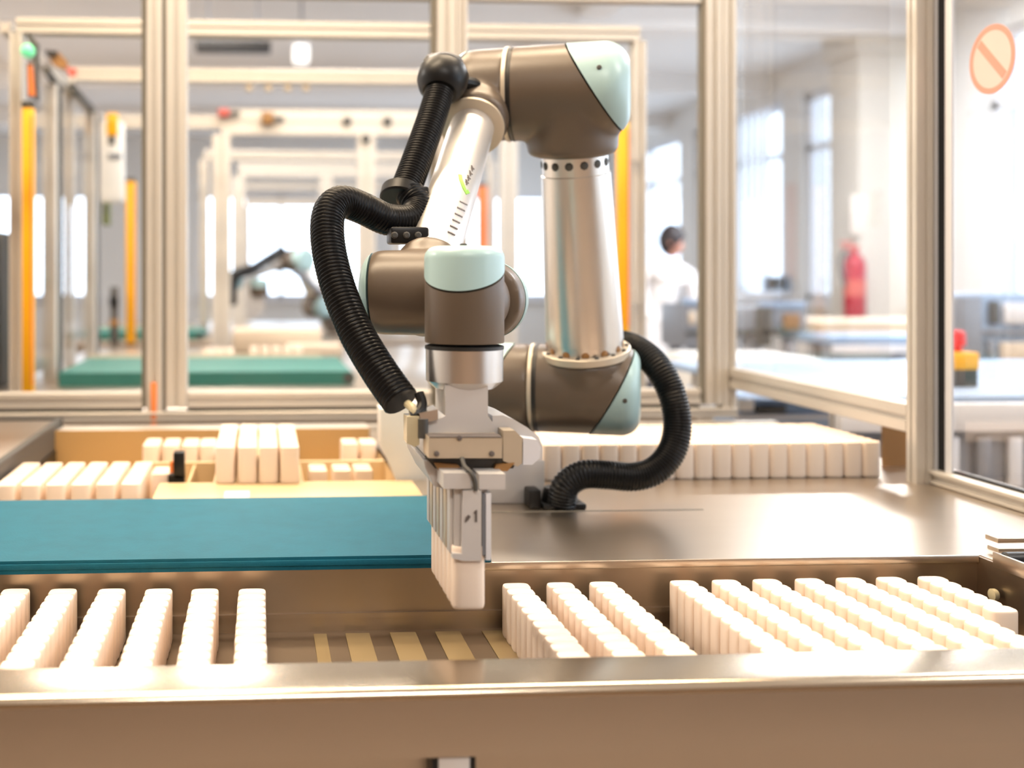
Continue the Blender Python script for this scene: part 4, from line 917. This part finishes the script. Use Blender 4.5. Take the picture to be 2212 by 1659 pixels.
# fire extinguisher on the column
cy = 8.3 - 0.22
fe = thing('fire_extinguisher', 'red fire extinguisher hanging on the pale column', 'extinguisher', P(1846, 692, cy - 0.08))
px_ = P(1847, 600, cy - 0.09); zb_ = P(1847, 692, cy - 0.09).z; zt_ = P(1847, 548, cy - 0.09).z; rr = 22 / F * FWD.dot(px_); C0 = Vector((px_.x, cy - 0.09, 0)); hh = zt_ - zb_
bm = bm_new(); lathe(bm, Vector((px_.x, cy - 0.085, zb_)), Zv, [(0, rr * 0.9), (0.015, rr), (hh * 0.84, rr), (hh * 0.93, rr * 0.8), (hh, rr * 0.35), (hh + 0.03, rr * 0.3)], 28); obj('cylinder', bm, 'red', fe)
bm = bm_new(); lathe(bm, Vector((px_.x, cy - 0.085, zb_ + hh * 0.36)), Zv, [(0, rr * 1.004), (hh * 0.25, rr * 1.004)], 28); obj('instruction_label', bm, 'red_pale', fe)
bm = bm_new(); box(bm, px_.x - 0.09, px_.x + 0.03, cy - 0.10, cy - 0.07, zt_ + 0.03, zt_ + 0.06, bevel=0.006); box(bm, px_.x - 0.11, px_.x - 0.02, cy - 0.10, cy - 0.07, zt_ + 0.075, zt_ + 0.09, bevel=0.004); obj('valve_handle', bm, 'red_pale', fe)
bm = bm_new(); tube_mesh(bm, [Vector((px_.x - 0.06, cy - 0.09, zt_ + 0.045)), Vector((px_.x - 0.12, cy - 0.1, zt_ - 0.05)), Vector((px_.x - 0.085, cy - 0.1, zb_ + 0.25))], 0.011, 8, 8); obj('hose', bm, 'grey_dark', fe)
bobj('wall_bracket', 'machine_grey', fe, px_.x - 0.03, px_.x + 0.03, cy - 0.012, cy - 0.0005, zb_ + 0.1, zt_)
sg = P(1856, 470, cy - 0.004); a = P(1838, 420, cy - 0.004); b = P(1876, 506, cy - 0.004)
t = tag(bobj('sign_plate', 'paper', None, a.x, b.x, cy - 0.006, cy - 0.0008, b.z, a.z, bevel=0.001), 'pale sign plate on the column above the extinguisher', 'sign')
# blinds hanging in the windows
def blind(y0, y1, z0, z1, label):
    t = thing('window_blind', label, 'blind', (RX1 - 0.05, (y0 + y1) / 2, z1), 'pale blinds in the window wall'); n = int((y1 - y0) / 0.13)
    bobj('head_rail', 'alu_white', t, RX1 - 0.07, RX1 - 0.02, y0, y1, z1, z1 + 0.05)
    for i in range(n):
        y = y0 + (i + 0.5) * (y1 - y0) / n; bm = bm_new(); c, s = math.cos(1.0) * 0.045, math.sin(1.0) * 0.045
        prism(bm, [Vector((RX1 - 0.045 - s, y - c, z0)), Vector((RX1 - 0.045 + s * 0.3, y + c, z0)), Vector((RX1 - 0.043 + s * 0.3, y + c, z0)), Vector((RX1 - 0.043 - s, y - c, z0))], Vector((0, 0, z1 - z0))); obj('slat', bm, 'blind', t, smooth=False)
blind(7.9, 8.6, 0.2, 1.95, 'pale vertical blind drawn beside the extinguisher column')
blind(10.5, 11.2, 0.2, 1.95, 'pale vertical blind farther along the window wall')
bobj('poster', 'red_pale', None, RX1 - 0.012, RX1 - 0.001, 10.1, 10.3, 0.3, 1.2)
tag(bpy.data.objects['poster'], 'faint pink strip poster on the pier between two windows', 'poster'); bpy.data.objects['poster'].data.materials[0] = MATS['sticker_pale']

# ------------------------------------------------------------------ worker
YP = 7.6; hd = P(1443, 522, YP); px0 = hd.x
person = thing('person', 'person with dark hair in a white coat bending towards the grey machine', 'person', (px0 - 0.05, YP, RZ0))
def skin(name, verts, edges, radii, m, sub=2, parent=None):
    me = bpy.data.meshes.new(name); me.from_pydata([tuple(v) for v in verts], edges, []); o = bpy.data.objects.new(name, me); COL.objects.link(o)
    md = o.modifiers.new('skin', 'SKIN'); sd = o.modifiers.new('sub', 'SUBSURF'); sd.levels = sub; sd.render_levels = sub
    for i, r in enumerate(radii): me.skin_vertices[0].data[i].radius = (r, r) if not isinstance(r, tuple) else r
    me.skin_vertices[0].data[0].use_root = True; md.use_smooth_shade = True
    dg = bpy.context.evaluated_depsgraph_get(); ev = o.evaluated_get(dg); nm = bpy.data.meshes.new_from_object(ev); bpy.data.objects.remove(o)
    n = bpy.data.objects.new(name, nm); nm.materials.clear(); nm.materials.append(MATS[m]); COL.objects.link(n)
    for p in nm.polygons: p.use_smooth = True
    if parent: n.parent = parent; n.matrix_parent_inverse = Matrix.Translation(parent.location).inverted()
    return n
zf = RZ0; X = px0; Yq = YP
hz = hd.z - zf                                             # head centre height
V = [(X - 0.08, Yq, zf + 0.84), (X - 0.07, Yq, zf + 1.0), (X - 0.04, Yq - 0.01, zf + 1.18), (X - 0.01, Yq - 0.02, zf + hz - 0.20), (X + 0.0, Yq - 0.03, zf + hz - 0.12),
     (X - 0.19, Yq + 0.0, zf + hz - 0.25), (X - 0.20, Yq - 0.06, zf + hz - 0.50), (X - 0.02, Yq - 0.20, zf + hz - 0.60),
     (X + 0.14, Yq - 0.02, zf + hz - 0.25), (X + 0.20, Yq - 0.08, zf + hz - 0.48), (X + 0.32, Yq - 0.24, zf + hz - 0.58),
     (X - 0.16, Yq, zf + 0.62), (X - 0.16, Yq - 0.01, zf + 0.46), (X - 0.16, Yq + 0.02, zf + 0.07), (X - 0.15, Yq - 0.10, zf + 0.04),
     (X + 0.01, Yq, zf + 0.62), (X + 0.01, Yq - 0.01, zf + 0.46), (X + 0.02, Yq + 0.03, zf + 0.07), (X + 0.03, Yq - 0.09, zf + 0.04)]
Ed = [(0, 1), (1, 2), (2, 3), (3, 4), (3, 5), (5, 6), (6, 7), (3, 8), (8, 9), (9, 10), (0, 11), (11, 12), (12, 13), (13, 14), (0, 15), (15, 16), (16, 17), (17, 18)]
Rd = [(0.15, 0.11), (0.14, 0.10), (0.17, 0.115), (0.13, 0.09), 0.05, 0.065, 0.052, 0.032, 0.065, 0.052, 0.032, 0.085, 0.065, 0.045, 0.035, 0.085, 0.065, 0.045, 0.035]
skin('body', V, Ed, Rd, 'coat', 2, person)
bm = bm_new()
for s in (-1, 1):
    pts = [Vector((X - 0.075 + s * 0.085, Yq, zf + z)) for z in (0.10, 0.3, 0.5, 0.66)]
    sweep(bm, pts, lambda i: (0.062, 0.07, 0.085, 0.09)[i], 16)
obj('trousers', bm, 'trouser', person)
bm = bm_new()
pts = [Vector((X - 0.075, Yq, zf + z)) for z in (0.52, 0.62, 0.75, 0.9, 1.0)]; sweep(bm, pts, lambda i: (0.20, 0.195, 0.185, 0.17, 0.15)[i], 20); obj('coat_skirt', bm, 'coat', person)
# head with face features, hair
hc = Vector((X + 0.01, Yq - 0.04, hd.z)); bm = bm_new()
t = bmesh.new(); bmesh.ops.create_uvsphere(t, u_segments=20, v_segments=16, radius=1)
for v in t.verts: v.co = hc + Vector((v.co.x * 0.075, v.co.y * 0.095, v.co.z * 0.115 - 0.01 + (0.012 if v.co.z < -0.4 else 0)))
merge(bm, t); obj('head', bm, 'skin', person)
fd = Vector((0.75, -0.35, -0.35)).normalized()
a_, u_, v_ = frame(fd)
bm = bm_new(); lathe(bm, hc + fd * 0.07, fd + Vector((0, 0, -0.3)), [(0, 0.012), (0.012, 0.010), (0.02, 0.004)], 8); obj('nose', bm, 'skin', person)
for s in (-1, 1):
    bm = bm_new(); t = bmesh.new(); bmesh.ops.create_uvsphere(t, u_segments=8, v_segments=6, radius=0.009); bmesh.ops.translate(t, verts=t.verts, vec=hc + fd * 0.070 + u_ * 0.02 + v_ * 0.03 * s); merge(bm, t); obj('eye', bm, 'hair', person)
    bm = bm_new(); t = bmesh.new(); bmesh.ops.create_uvsphere(t, u_segments=8, v_segments=6, radius=0.022); 
    for v in t.verts: v.co.z *= 1.3
    bmesh.ops.translate(t, verts=t.verts, vec=hc + v_ * 0.082 * s + Vector((0, 0, -0.01))); merge(bm, t); obj('ear', bm, 'skin', person)
bm = bm_new(); lathe(bm, hc + fd * 0.068 - u_ * 0.045, fd, [(0, 0.018), (0.006, 0.012)], 8); obj('mouth', bm, 'red_pale', person)
bm = bm_new(); t = bmesh.new(); bmesh.ops.create_uvsphere(t, u_segments=20, v_segments=14, radius=1)
bmesh.ops.bisect_plane(t, geom=list(t.verts) + list(t.edges) + list(t.faces), plane_co=(0.25, -0.1, -0.38), plane_no=(0.55, -0.25, -0.8), clear_outer=True)
for v in t.verts: v.co = hc + Vector((v.co.x * 0.090, v.co.y * 0.108, v.co.z * 0.118 + 0.008))
merge(bm, t); obj('hair', bm, 'hair', person)
def hand(w_, dr, side):
    up = Vector((0, 0, 1)); sd = dr.cross(up).normalized() * side; vs = [w_, w_ + dr * 0.045, w_ + dr * 0.085]; ed = [(0, 1), (1, 2)]; rd = [0.026, (0.034, 0.018), (0.036, 0.016)]
    for k, L in enumerate((0.06, 0.075, 0.07, 0.055)):
        b0 = len(vs); o = sd * (0.03 - 0.02 * k); vs += [w_ + dr * 0.095 + o, w_ + dr * (0.095 + L * 0.5) + o * 1.05 - up * 0.006, w_ + dr * (0.095 + L * 0.85) + o * 1.05 - up * 0.028]; ed += [(2, b0), (b0, b0 + 1), (b0 + 1, b0 + 2)]; rd += [0.009, 0.0085, 0.007]
    b0 = len(vs); vs += [w_ + dr * 0.05 + sd * 0.045, w_ + dr * 0.085 + sd * 0.062 - up * 0.01]; ed += [(1, b0), (b0, b0 + 1)]; rd += [0.011, 0.008]
    skin('hand', vs, ed, rd, 'skin', 1, person)
hand(Vector(V[7]), (Vector((0.4, -0.55, -0.25))).normalized(), 1); hand(Vector(V[10]), (Vector((0.5, -0.45, -0.25))).normalized(), -1)
for x in (X - 0.155, X + 0.025):
    bm = bm_new(); box(bm, x - 0.045, x + 0.045, Yq - 0.19, Yq + 0.07, zf, zf + 0.075, bevel=0.03, seg=3); obj('shoe', bm, 'white', person)
